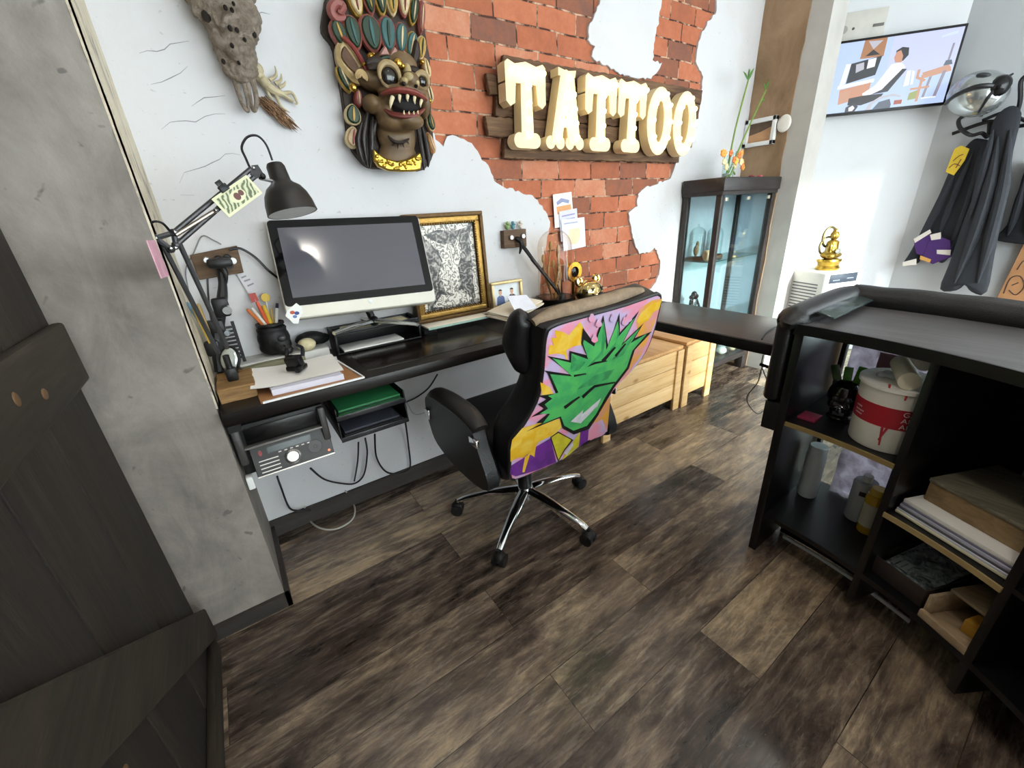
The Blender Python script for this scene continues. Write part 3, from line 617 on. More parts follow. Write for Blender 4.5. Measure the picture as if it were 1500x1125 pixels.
ct = thing('reception_counter', 'curved black reception counter with padded leather rim and open shelves', 'counter', (KC.x+1.2, KC.y-.3, 0))
AE = -62
KT = wood('3d3b3d', '4f4c4d', '625f60', 1, .35, 8, 'grey_streaked_top', bump=.05)
obj('worktop', arcslab(B(), 1.03, 1.40, 1.2, AE, .845, .868, 40), KT, ct)
obj('worktop_edge', arcslab(B(), 1.024, 1.031, 1.4, AE, .838, .868, 40), KB, ct)
obj('end_panel', radial(B(), .7, .025, 1.03, 1.42, 0, .845), KB, ct)
for a in (-16.4, -31.3, -46.5): obj('divider', radial(B(), a, .02, 1.04, 1.40, .05, .845), KB, ct)
fp = obj('front_panel', arcslab(B(), 1.402, 1.42, -16.4, AE, .03, .87, 30), KB, ct)
obj('glass_panel', arcslab(B(), 1.404, 1.412, .4, -16.2, .17, .85, 10), glass(), ct, label='glass panel behind the first bay')
obj('frame_post', radial(B(), -.3, .014, 1.375, 1.402, .17, .845), KB, ct)
obj('shelf', arcslab(B(), 1.04, 1.402, .2, -16, .532, .545, 12), [KB], ct)
obj('shelf_edge', arcslab(B(), 1.036, 1.0405, 0, -16, .531, .546, 12), mat('a08a5a', .4, .4), ct)
obj('shelf', arcslab(B(), 1.04, 1.402, -16.8, -31, .385, .398, 12), [KB], ct)
obj('shelf_edge', arcslab(B(), 1.036, 1.0405, -16.8, -31, .384, .399, 12), mat('b39c6c', .45, .3), ct)
obj('shelf', arcslab(B(), 1.04, 1.402, -31.7, -46, .40, .413, 12), [KB], ct)
obj('bottom_shelf', arcslab(B(), 1.04, 1.402, .2, AE, .15, .168, 30), KB, ct)
obj('kick_plate', arcslab(B(), 1.2, 1.21, -.5, AE, .004, .15, 30), mat('17171a', .25), ct)
obj('toe_glint_strip', arcslab(B(), 1.176, 1.182, -1.5, -21, .0, .012, 20), mat('eceff2', .3, .35, 0), ct, label='strip along the foot with reflected light in its pale colour')  # light colour stands for the reflection running along the counter foot
# tufted leather roll, wrapping the end
path = [arc(1.05, 2.6, .875), arc(1.15, 2.4, .878), arc(1.28, 2.0, .882)]
roll = B(); pts = []; rr = []
for i in range(41):
    a = 1.0+(AE-1.0)*i/40; pts.append(arc(1.445, a, .876)); rr.append(.05+.0035*abs(cos(i*pi/4.2)))
roll.tube(pts, rr, 16, 1, raw=True)
obj('leather_rim', roll, LEATHER, ct)
er = B().tube([arc(1.035, 2.6, .862), arc(1.05, 2.5, .868), arc(1.2, 2.1, .872), arc(1.36, 1.6, .876), arc(1.43, 1.0, .876), arc(1.445, -.6, .876)], [.012, .045, .048, .05, .05, .05], 16, 6)
obj('leather_rim_end', er, LEATHER, ct)
M = MX.Translation(arc(1.235, 3.0, .735)) @ MX.Rotation(R(1.5), 4, 'Z')
obj('end_padding', B().box((0, 0, 0), (.41, .05, .27), M, .02, seg=4), LEATHER, ct)
obj('outlet_box', B().box((-.17, -.012, -.185), (.06, .045, .1), M, .004), BLACK, ct)
M2 = MX.Translation(arc(1.23, .9, .905)) @ MX.Rotation(R(.9), 4, 'Z')
obj('leather_edge_strip', B().box((0, -.045, .0), (.32, .05, .008), M2 @ MX.Rotation(R(14), 4, 'X'), .003), mat('3a4745', .15, 0, .1), ct, label='shiny grey-green strip along the rim')  # shiny edge of the leather rim, laid on as its own strip
# ------------------------------------------------------------------ lit letter sign
OLDW = wood('33231a', '5c4330', '84684a', 0, .8, 8, 'old_sign_boards', bump=.6)
sg = thing('letter_sign', 'bulb-lit cream letters TATTOO on rough old boards over the bricks', 'sign', (1.85, WY-.03, 1.44))
rows = [(1.756, 1.826, 1.185, 2.615), (1.682, 1.753, 1.115, 2.60), (1.606, 1.679, 1.14, 2.58), (1.528, 1.603, 1.095, 2.565), (1.446, 1.525, 1.17, 2.452)]
for i, (z0, z1, x0, x1) in enumerate(rows):
    P = jag([(x0, z0), (x1, z0), (x1+.004, z1), (x0+.012*(-1)**i, z1)], .02, .0028, seed=20+i)
    obj('board', B().prism(P, .022, wallf(0, 0), z0=.006+.003*(i % 2), bev=.003), OLDW, sg)
LETM = mat('e8d4a8', .5, var=.05); LETR = mat('d9c394', .5, var=.05)
BULB = emis('ffe0a4', 10.0)
def cyl2(cx, cy, r, n=18): return ell(cx, cy, r, r, n)
SH = {
 'T': [[(.0, .235), (.21, .235), (.21, .30), (.195, .312), (.16, .30), (.105, .312), (.05, .30), (.015, .312), (0, .30)], [(0, .24), (.0, .17), (.02, .152), (.045, .165), (.052, .24)], [(.158, .24), (.165, .165), (.19, .152), (.21, .17), (.21, .24)], [(.072, .03), (.078, .24), (.134, .24), (.14, .03)], cyl2(.062, .03, .03), cyl2(.148, .03, .03), [(.062, .0), (.148, .0), (.14, .05), (.07, .05)]],
 'A': [[(.012, .02), (.075, .02), (.135, .30), (.105, .31), (.075, .30)], [(.12, .02), (.195, .02), (.15, .31), (.075, .30)], [(.06, .09), (.15, .09), (.15, .125), (.06, .125)], [(.06, .285), (.16, .285), (.165, .312), (.11, .305), (.06, .315)], cyl2(.012, .028, .027), cyl2(.07, .028, .027), cyl2(.13, .028, .027), cyl2(.192, .028, .027)],
 'O': None}
BP = {'T': [(.025, .275), (.065, .275), (.105, .275), (.145, .275), (.185, .275), (.106, .225), (.106, .165), (.106, .105), (.106, .05)], 'A': [(.05, .05), (.07, .105), (.086, .16), (.1, .215), (.112, .275), (.16, .05), (.152, .105), (.143, .16), (.136, .215), (.11, .107)], 'O': [(.105+.072*cos(R(a)), .15+.128*sin(R(a))) for a in range(0, 360, 36)]}
bulb0 = None
for i, ch_ in enumerate('TATTOO'):
    M = wallf(1.148+i*.2235, 1.478, .045); b = B()
    if ch_ == 'O':
        o_, n_ = ell(.105, .15, .104, .158, 28), ell(.105, .15, .034, .095, 28); k = 28
        vs = [(p[0], p[1], 0) for p in o_]+[(p[0], p[1], .055) for p in o_]+[(p[0], p[1], .055) for p in n_]+[(p[0], p[1], 0) for p in n_]
        b.add(vs, [[r*k+j, r*k+(j+1) % k, ((r+1) % 4)*k+(j+1) % k, ((r+1) % 4)*k+j] for r in range(4) for j in range(k)], M)
    else:
        for j, P in enumerate(SH[ch_]): b.prism(P, .055-.0004*j, M)
    le = obj('letter', b, LETM, sg, 30)
    for (x, z) in BP[ch_]:
        if bulb0 is None:
            bb_ = B().ball((0, 0, 0), .0115, None, 0, 12, 8); bb_.cyl((0, .005, 0), (0, .018, 0), .007, seg=10)
            bulb0 = obj('bulb', bb_, BULB, le); w = M @ V((x, z, .07)); bulb0.location = w-sg.location-le.location-V((0, 0, .0115))
        else:
            c = bulb0.copy(); COL.objects.link(c); c.parent = le; c.location = (M @ V((x, z, .07)))-sg.location-le.location-V((0, 0, .0115))

# ------------------------------------------------------------------ carved demon mask
mk = lambda cx, cy, d: at(470+cx/4.328, cy/4.328, y=WY-d)
S = .00050                                     # metres per traced unit
m_ = thing('carved_mask', 'painted carved wooden demon mask with fangs, gold collar and leaf crown', 'mask', (.67, WY-.03, 1.38))
MWD = wood('1a100b', '2e1e15', '45301f', 2, .55, 10, 'dark_carved_wood', bump=.3)
def pp(pts, d): return [(p.x, p.z) for p in (mk(x, y, d) for x, y in pts)]
def plate(name, pts, d, t, m, parent, bev=.003, sm=True):
    P = pp(pts, d)
    if sm: P = [(v.x, v.y) for v in spline([(x, z, 0) for x, z in P], 3, True)]
    return obj(name, B().prism(P, t, wallf(0, 0), z0=d-t, bev=bev), m, parent, 30)
plate('back_board', [(20, 60), (10, 190), (75, 280), (100, 400), (130, 560), (160, 760), (190, 920), (250, 1010), (310, 1060), (420, 1070), (560, 1075), (655, 1075), (715, 975), (712, 840), (700, 700), (695, 400), (680, 300), (660, 180), (640, 60), (600, -60), (480, -260), (320, -300), (150, -230), (60, -90)], .03, .03, MWD, m_)
def leaf(cx, cy, w, h, ang, d, cols, name='crown_leaf', par=None):
    c = mk(cx, cy, d); a = R(ang); out = []
    def ring(s, hh):
        P = []
        for k in range(16):
            t = k/16*2*pi; x = sin(t)*w/2*1.18*s*(1+.2*cos(t)) ; y = cos(t)*h/2*hh
            P.append(((x*cos(a)+y*sin(a))*S+c.x, (-x*sin(a)+y*cos(a))*S+c.z))
        return P
    L = obj(name, B().prism(ring(1, 1), .022, wallf(0, 0), z0=d-.02, bev=.006), mat(cols[0], .5, 0, .25, 40), par or m_, 40)
    b = B().prism(ring(.8, .88), .008, wallf(0, 0), z0=d, bev=.004); obj('leaf_face', b, mat(cols[1], .45, 0, .35, 60), L, 40)
    P = ring(.14, .7); obj('leaf_rib', B().prism(P, .004, wallf(0, 0), z0=d+.008, bev=.001), mat(cols[2], .5), L)
PK, GR, TE, YL, CRM, RD = '8f5049', '17321c', '315a58', 'b08b3e', 'cbb68d', '7c2f2a'
for (cx, cy, w, h, a, c) in ((215, -20, 90, 210, -6, (YL, CRM, RD)), (300, -40, 80, 230, -3, (PK, GR, YL)), (375, -40, 80, 240, 0, (YL, GR, CRM)), (450, -30, 80, 230, 4, (CRM, YL, GR)), (530, -10, 80, 220, 10, (PK, CRM, RD)), (590, 70, 60, 170, 16, (YL, GR, CRM)), (640, 110, 50, 210, 12, (PK, PK, CRM)), (230, -160, 100, 200, -8, (PK, GR, YL)), (340, -190, 110, 210, 0, (YL, TE, CRM)), (450, -180, 100, 200, 6, (PK, GR, YL)), (540, -120, 80, 180, 14, (CRM, RD, YL))): leaf(cx, cy, w, h, a, .052, c)
for (cx, cy, w, h, a, c) in ((120, 215, 90, 160, -14, (PK, GR, YL)), (205, 205, 100, 190, -8, (PK, GR, TE)), (320, 210, 130, 210, -3, (PK, GR, TE)), (425, 215, 105, 210, 4, (PK, TE, GR)), (510, 240, 85, 190, 12, (PK, TE, CRM)), (575, 285, 70, 180, 22, (YL, TE, CRM)), (640, 300, 60, 150, 14, (CRM, YL, GR))): leaf(cx, cy, w, h, a, .075, c)
cu = B(); cu.tube([mk(150, 110, .07), mk(90, 110, .075), mk(65, 60, .08), mk(95, 20, .08), mk(140, 40, .08), mk(125, 75, .085), mk(105, 65, .088)], [.012, .014, .015, .014, .012, .009, .005]); obj('crown_curl', cu, mat(PK, .5, 0, .25, 40), m_)
# ears
plate('ear', [(138, 232), (102, 290), (108, 380), (150, 450), (220, 520), (290, 520), (300, 470), (262, 390), (205, 300)], .085, .035, mat('c0a677', .5, 0, .3, 40), m_, .012)
plate('ear_hollow', [(150, 290), (130, 360), (190, 440), (250, 480), (240, 420), (190, 340)], .0905, .006, mat('5c3d24', .6, 0, .4, 50), m_, .003)
ed_ = B().tube([mk(138, 232, .095), mk(205, 300, .098), mk(262, 390, .1), mk(300, 470, .1)], [.006, .008, .008, .006]); obj('ear_edge', ed_, mat(RD, .5), m_)
plate('ear', [(600, 250), (628, 270), (635, 350), (600, 440), (575, 400)], .1, .03, MWD, m_, .008)
# face: one fused carving
f = B()
for (cx, cy, d, rx, ry, rd_) in ((470, 480, .06, 190, 150, .06), (500, 420, .08, 130, 90, .05), (350, 520, .07, 120, 60, .05), (290, 490, .075, 80, 60, .035), (560, 520, .125, 70, 62, .045), (500, 590, .11, 160, 50, .05), (590, 600, .115, 90, 45, .045), (480, 780, .09, 140, 60, .05), (560, 770, .12, 110, 55, .045), (400, 720, .08, 60, 90, .05), (320, 660, .08, 62, 58, .045), (480, 860, .05, 150, 150, .04), (490, 990, .05, 150, 110, .035), (640, 640, .09, 50, 120, .05)):
    c = mk(cx, cy, d); f.ball(c, (rx*S, rd_, ry*S), None, 0, 20, 12)
face = obj('face', f, mat('6e573b', .5, 0, .45, 22), m_); remesh(face, .005, 3)
for (cx, cy, d, r) in ((428, 486, .128, 62), (634, 520, .118, 42)):
    c = mk(cx, cy, d); e = obj('eye', B().ball(c, (r*S, .02, r*S*1.05)), mat('17130f', .12, 0, .2, 30, coat=.6), m_)
    lid = B().tube([c+V((r*S*1.15*cos(R(a)), -.012, r*S*1.15*sin(R(a)))) for a in range(-20, 215, 20)], [.005, .009, .011, .009, .005], 8, 2); obj('eyelid', lid, mat('a18a62', .5, 0, .3, 40), e)
    lw = B().tube([c+V((r*S*1.15*cos(R(a)), -.012, r*S*1.15*sin(R(a)))) for a in range(190, 355, 20)], [.004, .007, .007, .004], 8, 2); obj('lower_lid', lw, mat('7d6644', .5, 0, .3, 40), e)
br2 = B()
for pts in ([(290, 400), (340, 380), (400, 400), (470, 440)], [(300, 430), (350, 420), (410, 425)], [(560, 430), (600, 445), (640, 470)]): br2.tube([mk(x, y, .125) for x, y in pts], [.006, .012, .012, .007])
obj('brow', br2, mat('2a1d15', .5), m_)
ns = B()
for (cx, cy, r) in ((525, 530, 17), (604, 546, 14)): ns.ball(mk(cx, cy, .16), (r*S, .008, r*S*.8))
obj('nostril', ns, mat('120c09', .7), m_)
nb = B()
for (cx, cy, d, rx, ry) in ((560, 495, .15, 42, 34), (525, 515, .15, 28, 24), (600, 530, .148, 26, 24), (545, 450, .128, 30, 45)): nb.ball(mk(cx, cy, d), (rx*S, .02, ry*S))
obj('nose', nb, mat('a8966a', .45, 0, .4, 40), m_)
gd = B()
for (cx, cy, r) in ((490, 400, 30), (465, 415, 18), (515, 420, 20), (315, 360, 24), (330, 345, 14), (270, 410, 14), (205, 555, 27), (640, 395, 18), (685, 640, 20)): gd.ball(mk(cx, cy, .135 if cx > 330 and cx < 600 else .1), (r*S, .012, r*S))
obj('gold_boss', gd, GOLD, m_)
tri3 = B()
for (cx, cy) in ((405, 322), (468, 328), (528, 350)): tri3.prism(pp([(cx-32, cy+28), (cx+32, cy+28), (cx+14, cy-18), (cx, cy-34), (cx-14, cy-18)], .11), .018, wallf(0, 0), z0=.095, bev=.005)
obj('brow_petal', tri3, mat('a5786f', .5, 0, .3, 40), m_)
plate('forehead_band', [(385, 355), (440, 345), (500, 360), (545, 385), (520, 400), (450, 375), (395, 385)], .112, .02, mat(GR, .45), m_, .004)
# mouth
lp = B().tube([mk(385, 600, .125), mk(430, 580, .15), mk(510, 572, .168), mk(600, 590, .168), mk(668, 632, .145)], [.006, .011, .013, .012, .007], 10, 5, flat=.8); obj('upper_lip', lp, mat('7d372f', .4, 0, .3, 40, coat=.2), m_)
ll = B().tube([mk(400, 690, .115), mk(450, 722, .14), mk(530, 735, .155), mk(600, 728, .15), mk(655, 690, .13)], [.006, .010, .012, .011, .006], 10, 5, flat=.8); obj('lower_lip', ll, mat('6b302b', .4, 0, .3, 40, coat=.2), m_)
obj('mouth_hollow', B().ball(mk(545, 655, .148), (105*S, .012, 52*S)), mat('0c0707', .8), m_)
for (x0, y0, x1, y1, r, d) in ((455, 615, 440, 690, .0075, .162), (500, 606, 502, 652, .006, .168), (550, 606, 552, 645, .006, .172), (594, 616, 598, 660, .006, .17), (638, 635, 632, 682, .006, .16), (530, 728, 528, 700, .004, .16), (560, 728, 561, 704, .004, .16), (590, 726, 592, 704, .004, .158), (615, 720, 618, 700, .004, .155)):
    obj('tooth', B().tube([mk(x0, y0, d), mk((x0+x1)/2-3, (y0+y1)/2, d+.004), mk(x1, y1, d)], [r, r*.8, .0008]), mat('d8c9a4', .4), m_)
plate('gum_line', [(540, 735), (620, 725), (625, 745), (545, 755)], .152, .01, mat('8b6a4a', .5), m_, .002)
ck = B()
for k, r in enumerate((36, 24, 12)):
    c = mk(258, 488, .112+.003*k); ck.tube([c+V((r*S*cos(R(a)), 0, r*S*sin(R(a)))) for a in range(-30, 230, 26)], [.003, .005, .003], 8, 2)
obj('cheek_scroll', ck, mat('b59a6c', .5), m_)
sm_ = B().tube([mk(425, 860, .098), mk(460, 895, .104), mk(510, 905, .108), mk(560, 880, .104)], [.003, .006, .006, .003])
for (x, y, x1, y1) in ((470, 905, 450, 925), (490, 910, 488, 945), (520, 910, 530, 940), (545, 895, 560, 915)): sm_.tube([mk(x, y, .1), mk(x1, y1, .098)], [.004, .001])
obj('chin_lines', sm_, mat('22150e', .6), m_)
# gold collar, hair, side leaves
co = B(); ct_ = [(335, 945), (360, 965), (410, 1000), (480, 1020), (545, 1010), (600, 985), (632, 965), (645, 1020), (635, 1075), (600, 1085), (520, 1088), (430, 1082), (370, 1055), (340, 1010)]
co.prism(pp(ct_, .1), .022, wallf(0, 0), z0=.078, bev=.006)
rd = random.Random(2)
for k in range(26):
    t = k/25; cx = 345+285*t; cy = 1000+70*sin(pi*t)*.7+rd.uniform(-18, 22); co.ball(mk(cx, cy, .1), (rd.uniform(9, 16)*S, .006, rd.uniform(9, 16)*S), None, 0, 10, 6)
obj('gold_collar', co, mat('c9a748', .3, .9, .4, 60, .4, 120), m_)
for (pts, r) in (([(300, 700), (280, 800), (270, 900), (300, 1060)], .010), ([(330, 740), (320, 840), (320, 940), (312, 1070)], .011), ([(260, 780), (235, 880), (250, 980), (280, 1050)], .010), ([(610, 810), (630, 900), (645, 1000), (655, 1080)], .010), ([(640, 800), (665, 900), (680, 1000), (680, 1060)], .010), ([(370, 740), (340, 800), (335, 880)], .009)):
    obj('hair_lock', B().tube([mk(x, y, .07) for x, y in pts], [.004, r, r, .002], 10, 5), mat('221a17', .45, 0, .3, 30), m_)
for (cx, cy, w, h, a, c) in ((150, 500, 60, 160, -20, (YL, GR, CRM)), (205, 725, 95, 130, 190, (CRM, GR, YL)), (205, 870, 85, 140, 195, (CRM, 'a58a68', RD)), (672, 430, 55, 130, 172, ('c98d5c', CRM, YL)), (690, 590, 50, 130, 172, (YL, CRM, GR)), (698, 770, 55, 130, 170, (CRM, GR, YL)), (700, 905, 50, 150, 165, ('c98d5c', 'b98a5a', CRM)), (240, 620, 50, 110, 185, (RD, PK, CRM))): leaf(cx, cy, w, h, a, .06, c, 'side_leaf')

# ------------------------------------------------------------------ animal skull and dried claw
sk = lambda cx, cy, d: at(270+cx/3.75, cy/3.75, y=WY-d); S2 = .00058
s_ = thing('animal_skull', 'weathered grey-brown animal skull hanging snout down on the white wall', 'skull', (.22, WY-.03, 1.5))
b = B()
for (cx, cy, d, rx, ry, rd_) in ((190, -90, .07, 150, 110, .06), (215, 30, .06, 165, 90, .055), (120, 30, .06, 70, 90, .04), (350, 120, .055, 60, 90, .04), (255, 140, .06, 125, 100, .05), (270, 240, .055, 100, 100, .045), (300, 340, .05, 85, 80, .035), (300, 400, .05, 65, 55, .028)):
    b.ball(sk(cx, cy, d), (rx*S2, rd_, ry*S2), MX.Rotation(R(12), 4, 'Y'), 0, 20, 12)
BONE = NT('weathered_bone'); n1 = BONE.noise(BONE.pos(), 38, 5, .7, .8); n2 = BONE.noise(BONE.pos(), 9, 3)
BONE.base(BONE.mix(BONE.ramp(n1, [(.3, '4a4036'), (.45, '7d7062'), (.6, 'a3968a'), (.75, 'b9aea0')]), lin('6d6153'), n2)); BONE.p.inputs['Roughness'].default_value = .8; BONE.bump(n1, .9, .012); BONE = BONE.m
cr_ = remesh(obj('cranium', b, BONE, s_), .005, 1)
tx_ = bpy.data.textures.new('bone_pits', 'CLOUDS'); tx_.noise_scale = .028; tx_.noise_depth = 3
dm = cr_.modifiers.new('pits', 'DISPLACE'); dm.texture = tx_; dm.strength = .03; dm.mid_level = .55; dm.texture_coords = 'LOCAL'
for pts in ([(275, 410), (290, 480), (315, 560), (345, 608), (352, 590), (345, 530), (325, 450)], [(365, 400), (385, 480), (398, 560), (385, 608), (372, 590), (360, 530), (345, 450)]): obj('nasal_prong', B().tube([sk(x, y, .05) for x, y in pts], [.012, .008, .007, .006, .005, .006, .008], 10, 5), BONE, s_)
for (cx, cy, r, d) in ((226, 42, 15, .116), (262, 55, 14, .116), (252, 155, 17, .112), (290, 165, 15, .11), (262, 250, 15, .1), (332, 218, 13, .098), (215, 338, 16, .084), (120, 90, 30, .09), (385, 190, 18, .085), (300, 345, 12, .088), (270, 20, 12, .116)): obj('hole', B().ball(sk(cx, cy, d), (r*S2*.62, .004, r*S2*.8), None, 0, 12, 8), mat('1f1812', .9), s_)
for sg2, cx in ((-1, 90), (1, 300)): obj('horn_core', B().tube([sk(cx, -130, .07), sk(cx+sg2*60, -220, .08), sk(cx+sg2*90, -320, .09)], [.025, .018, .008], 12, 5), BONE, s_)
cl = thing('dried_claw', 'small dried pale claw with curved spikes hanging beside the animal skull', 'claw', (.33, WY-.02, 1.5)); CLM = mat('b7aa8a', .6, 0, .35, 40)
obj('limb', B().tube([sk(370, 350, .02), sk(420, 430, .025), (sk(480, 490, .025)), sk(545, 520, .02), sk(600, 560, .015)], [.014, .016, .013, .008, .004]).ball(sk(440, 450, .03), .016).ball(sk(400, 380, .025), .018), CLM, cl)
for pts in ([(470, 440), (505, 410), (498, 362)], [(500, 460), (530, 440), (532, 405)], [(520, 480), (548, 465), (556, 445)], [(540, 515), (590, 510), (620, 565), (605, 570)], [(500, 510), (530, 580), (580, 618)], [(450, 480), (470, 530), (490, 540)]): obj('spike', B().tube([sk(x, y, .022) for x, y in pts], [.006, .0045, .0015]), CLM, cl)
fu = B(); rd = random.Random(5)
for k in range(140):
    t = rd.random(); x0 = 420+120*t+rd.uniform(-25, 25); y0 = 540+110*t+rd.uniform(-20, 20); L = rd.uniform(50, 120)
    x1 = x0+L*.75; y1 = y0+L*.6+rd.uniform(-15, 25); fu.tube([sk(x0, y0, .006), sk((x0+x1)/2, (y0+y1)/2-4, .02+rd.random()*.012), sk(x1, y1, .01)], [.0022, .0022, .0004], 4, 2)
o = obj('fur_tuft', fu, mat('8a6a4e', .9, 0, .5, 18), None, 0); tag(o, 'brown fur tuft hanging under the dried claw', 'fur'); o['kind'] = 'stuff'

# ------------------------------------------------------------------ socket blocks and papers on the wall
BLK = wood('3d2d20', '5d4733', '77604a', 0, .7, 9, 'socket_block')
sb = thing('socket_block', 'wooden wall block with black sockets left of the monitor', 'socket', (0, WY-.01, 1.06), 'socket blocks')
P = [wl(*p, .02) for p in ((278, 374), (347, 360), (357, 399), (292, 410))]; obj('block', B().prism(P, .026, wallf(0, 0), z0=0, bev=.002), BLK, sb)
def sock(px, py, m, r=.011): 
    x, z = wl(px, py, .03); return B().prism(ell(x, z, r, r, 16), .016, wallf(0, 0), z0=.026, bev=.003), m
for px, py, m in ((303, 381, STEEL), (320, 379, BLACK), (333, 377, BLACK), (341, 382, WHITE)): bq, mm = sock(px, py, m); obj('socket', bq, mm, sb)
obj('plug_cluster', B().box(tuple(at(322, 385, y=WY-.06)), (.07, .05, .03), None, .01).cyl(at(312, 388, y=WY-.055), at(312, 388, y=WY-.03), .014).cyl(at(335, 388, y=WY-.055), at(335, 388, y=WY-.03), .014), BLACK, sb)
sb2 = thing('socket_block', 'small wooden wall block with plugs between the picture frames and glass dome', 'socket', (1.2, WY-.01, 1.05), 'socket blocks')
P = [wl(*p, .02) for p in ((736, 338), (769, 335), (770, 361), (737, 364))]; obj('block', B().prism(P, .03, wallf(0, 0), z0=0, bev=.002), BLK, sb2)
for px, py, m in ((748, 348, STEEL), (765, 346, STEEL), (757, 350, BLACK)): bq, mm = sock(px, py, m, .012); obj('socket', bq, mm, sb2)
for i, (px, c, l) in enumerate(((744, '7f9a5a', 'tiny green toy figure on top of the small socket block'), (752, '4f7f86', 'tiny teal toy figure on top of the small socket block'), (763, 'c7bfb0', 'tiny pale toy figure on top of the small socket block'))):
    x, z = wl(px, 336, .02); z = 1.140 if z > 1 else z; z0 = max(p[1] for p in P)+.001
    tg = B().ball((x, WY-.018, z0+.012), (.011, .009, .012)).ball((x, WY-.018, z0+.03), .008).ball((x-.009, WY-.018, z0+.02), (.006, .004, .004)).ball((x+.009, WY-.018, z0+.022), (.006, .004, .004)); tag(obj('toy_figure', tg, mat(c, .5)), l, 'toy', 'toys on the socket block')
def sheet(name, pts, d, label, mats, marks, cat='paper', group=None):
    P = [wl(*p, d) for p in pts]; b = B().prism(P, .0015, wallf(0, 0), z0=d-.0015)
    for i, (mp, mi) in enumerate(marks): b.flat([wl(*p, d) for p in mp], wallf(0, 0), d+.0004+.0001*i, mi)
    return tag(obj(name, b, mats, None, 0, recalc=False), label, cat, group)
sheet('paper_note', [(810, 285), (837, 281), (841, 330), (813, 334)], .004, 'white note with blue loops and orange print pinned highest on the bricks', [PAPER, mat('8f95b5', .8), mat('d9a06e', .8)], [([(815, 296), (822, 290), (834, 293), (833, 298), (824, 296), (816, 301)], 1), ([(815, 303), (836, 299), (838, 312), (816, 314)], 2)], group='papers on the bricks')
sheet('paper_note', [(819, 310), (845, 305), (848, 350), (822, 354)], .009, 'middle lavender sheet in the cluster pinned on the bricks', [mat('d5d3e6', .8), mat('9a98c0', .8)], [([(823, 316), (842, 312), (842, 314), (823, 318)], 1), ([(823, 322), (842, 318), (842, 321), (823, 325)], 1)], group='papers on the bricks')
sheet('paper_note', [(822, 322), (856, 318), (858, 361), (826, 368)], .014, 'front sheet with yellowish drawing pinned lowest on the bricks', [mat('e4e4ee', .8), mat('e2d6b4', .8), mat('aab0c8', .8)], [([(833, 336), (849, 333), (850, 345), (846, 357), (836, 358), (832, 348)], 1), ([(826, 327), (846, 324), (846, 326), (826, 329)], 2)], group='papers on the bricks')

# framed object on the clay pier
fx = PX-.0062
f3 = lambda px, py, o=0: at(px, py, x=fx-o)
wb = thing('wall_box', 'white box frame with a tan landscape on the clay-coloured pier', 'frame', (fx, 1.6, 1.5))
Mp = frame((fx, 0, 0), (0, -1, 0), (0, 0, 1))
a = [f3(1083, 181), f3(1142, 168), f3(1140, 211), f3(1090, 217)]; y0, y1 = min(WY-.004, a[0].y), a[1].y; z0, z1 = (a[2].z+a[3].z)/2, (a[0].z+a[1].z)/2
fb = B()
for (ya, yb_, za, zb) in ((y1, y0, z1-.025, z1), (y1, y0, z0, z0+.025), (y1, y1+.022, z0, z1), (y0-.022, y0, z0, z1)): fb.bx(fx-.035, fx, ya, yb_, za, zb, .002)
obj('box_frame', fb, WHITE, wb)
obj('landscape', B().prism([(-y0+.02, z0+.02), (-y1-.02, z0+.02), (-y1-.02, z1-.02), (-y0+.02, z1-.02)], .008, Mp).flat([(-y0+.021, z0+.021), (-y1-.021, z0+.021), (-y1-.021, z0+.11), (-y1-.1, z0+.085), (-y0+.021, z0+.07)], Mp, .0085, 1), [mat('6f5a48', .6, 0, .5, 14), mat('c99a70', .6)], wb, 0, recalc=False)
c = f3(1152, 180, .02); tag(obj('white_shell', B().ball((fx-.016, y1-.045, c.z), (.0155, .042, .05)), mat('eee9e0', .4)), 'round white shell fixed beside the white box frame', 'shell')

# ------------------------------------------------------------------ television, white box above it, cable
tv = thing('television', 'wall-mounted flat television showing a seated man in a wheelchair', 'television', TP+TN*.08)
q = [tvw(px, py, .10) for px, py in ((1213, 65), (1428, 30), (1378, 152), (1188, 175))]
TM = frame(TP+TN*.10, TD, (0, 0, 1)); iv = TM.inverted(); L = [iv @ p for p in q]
u0, u1 = (L[0].x+L[3].x)/2, (L[1].x+L[2].x)/2; v0, v1 = (L[2].y+L[3].y)/2, (L[0].y+L[1].y)/2
obj('casing', B().box(((u0+u1)/2, (v0+v1)/2, -.02), (u1-u0, v1-v0, .04), TM, .004), BLACK, tv)
obj('wall_mount', B().box(((u0+u1)/2, (v0+v1)/2, -.065), (.2, .2, .06), TM, .004), BLACK, tv)
E_ = 1.12
pal = ['b9cdf2', 'c6cdf2', 'a9764f', '20242c', 'c98f72', '1c1a20', 'f2f4fb', '2a2730', 'b9b9c4', 'c7957a', '8f8a9a', 'e9eefb', '9aa55f', 'a84f35', '566070', 'cdd9f6']
bw, bh = u1-u0-.03, v1-v0-.03
def tvp(pts): return [(u0+.015+x*bw, v1-.015-y*bh) for x, y in pts]
sc_ = B(); sc_.flat(tvp([(0, 0), (1, 0), (1, 1), (0, 1)]), TM, .0008, 0)
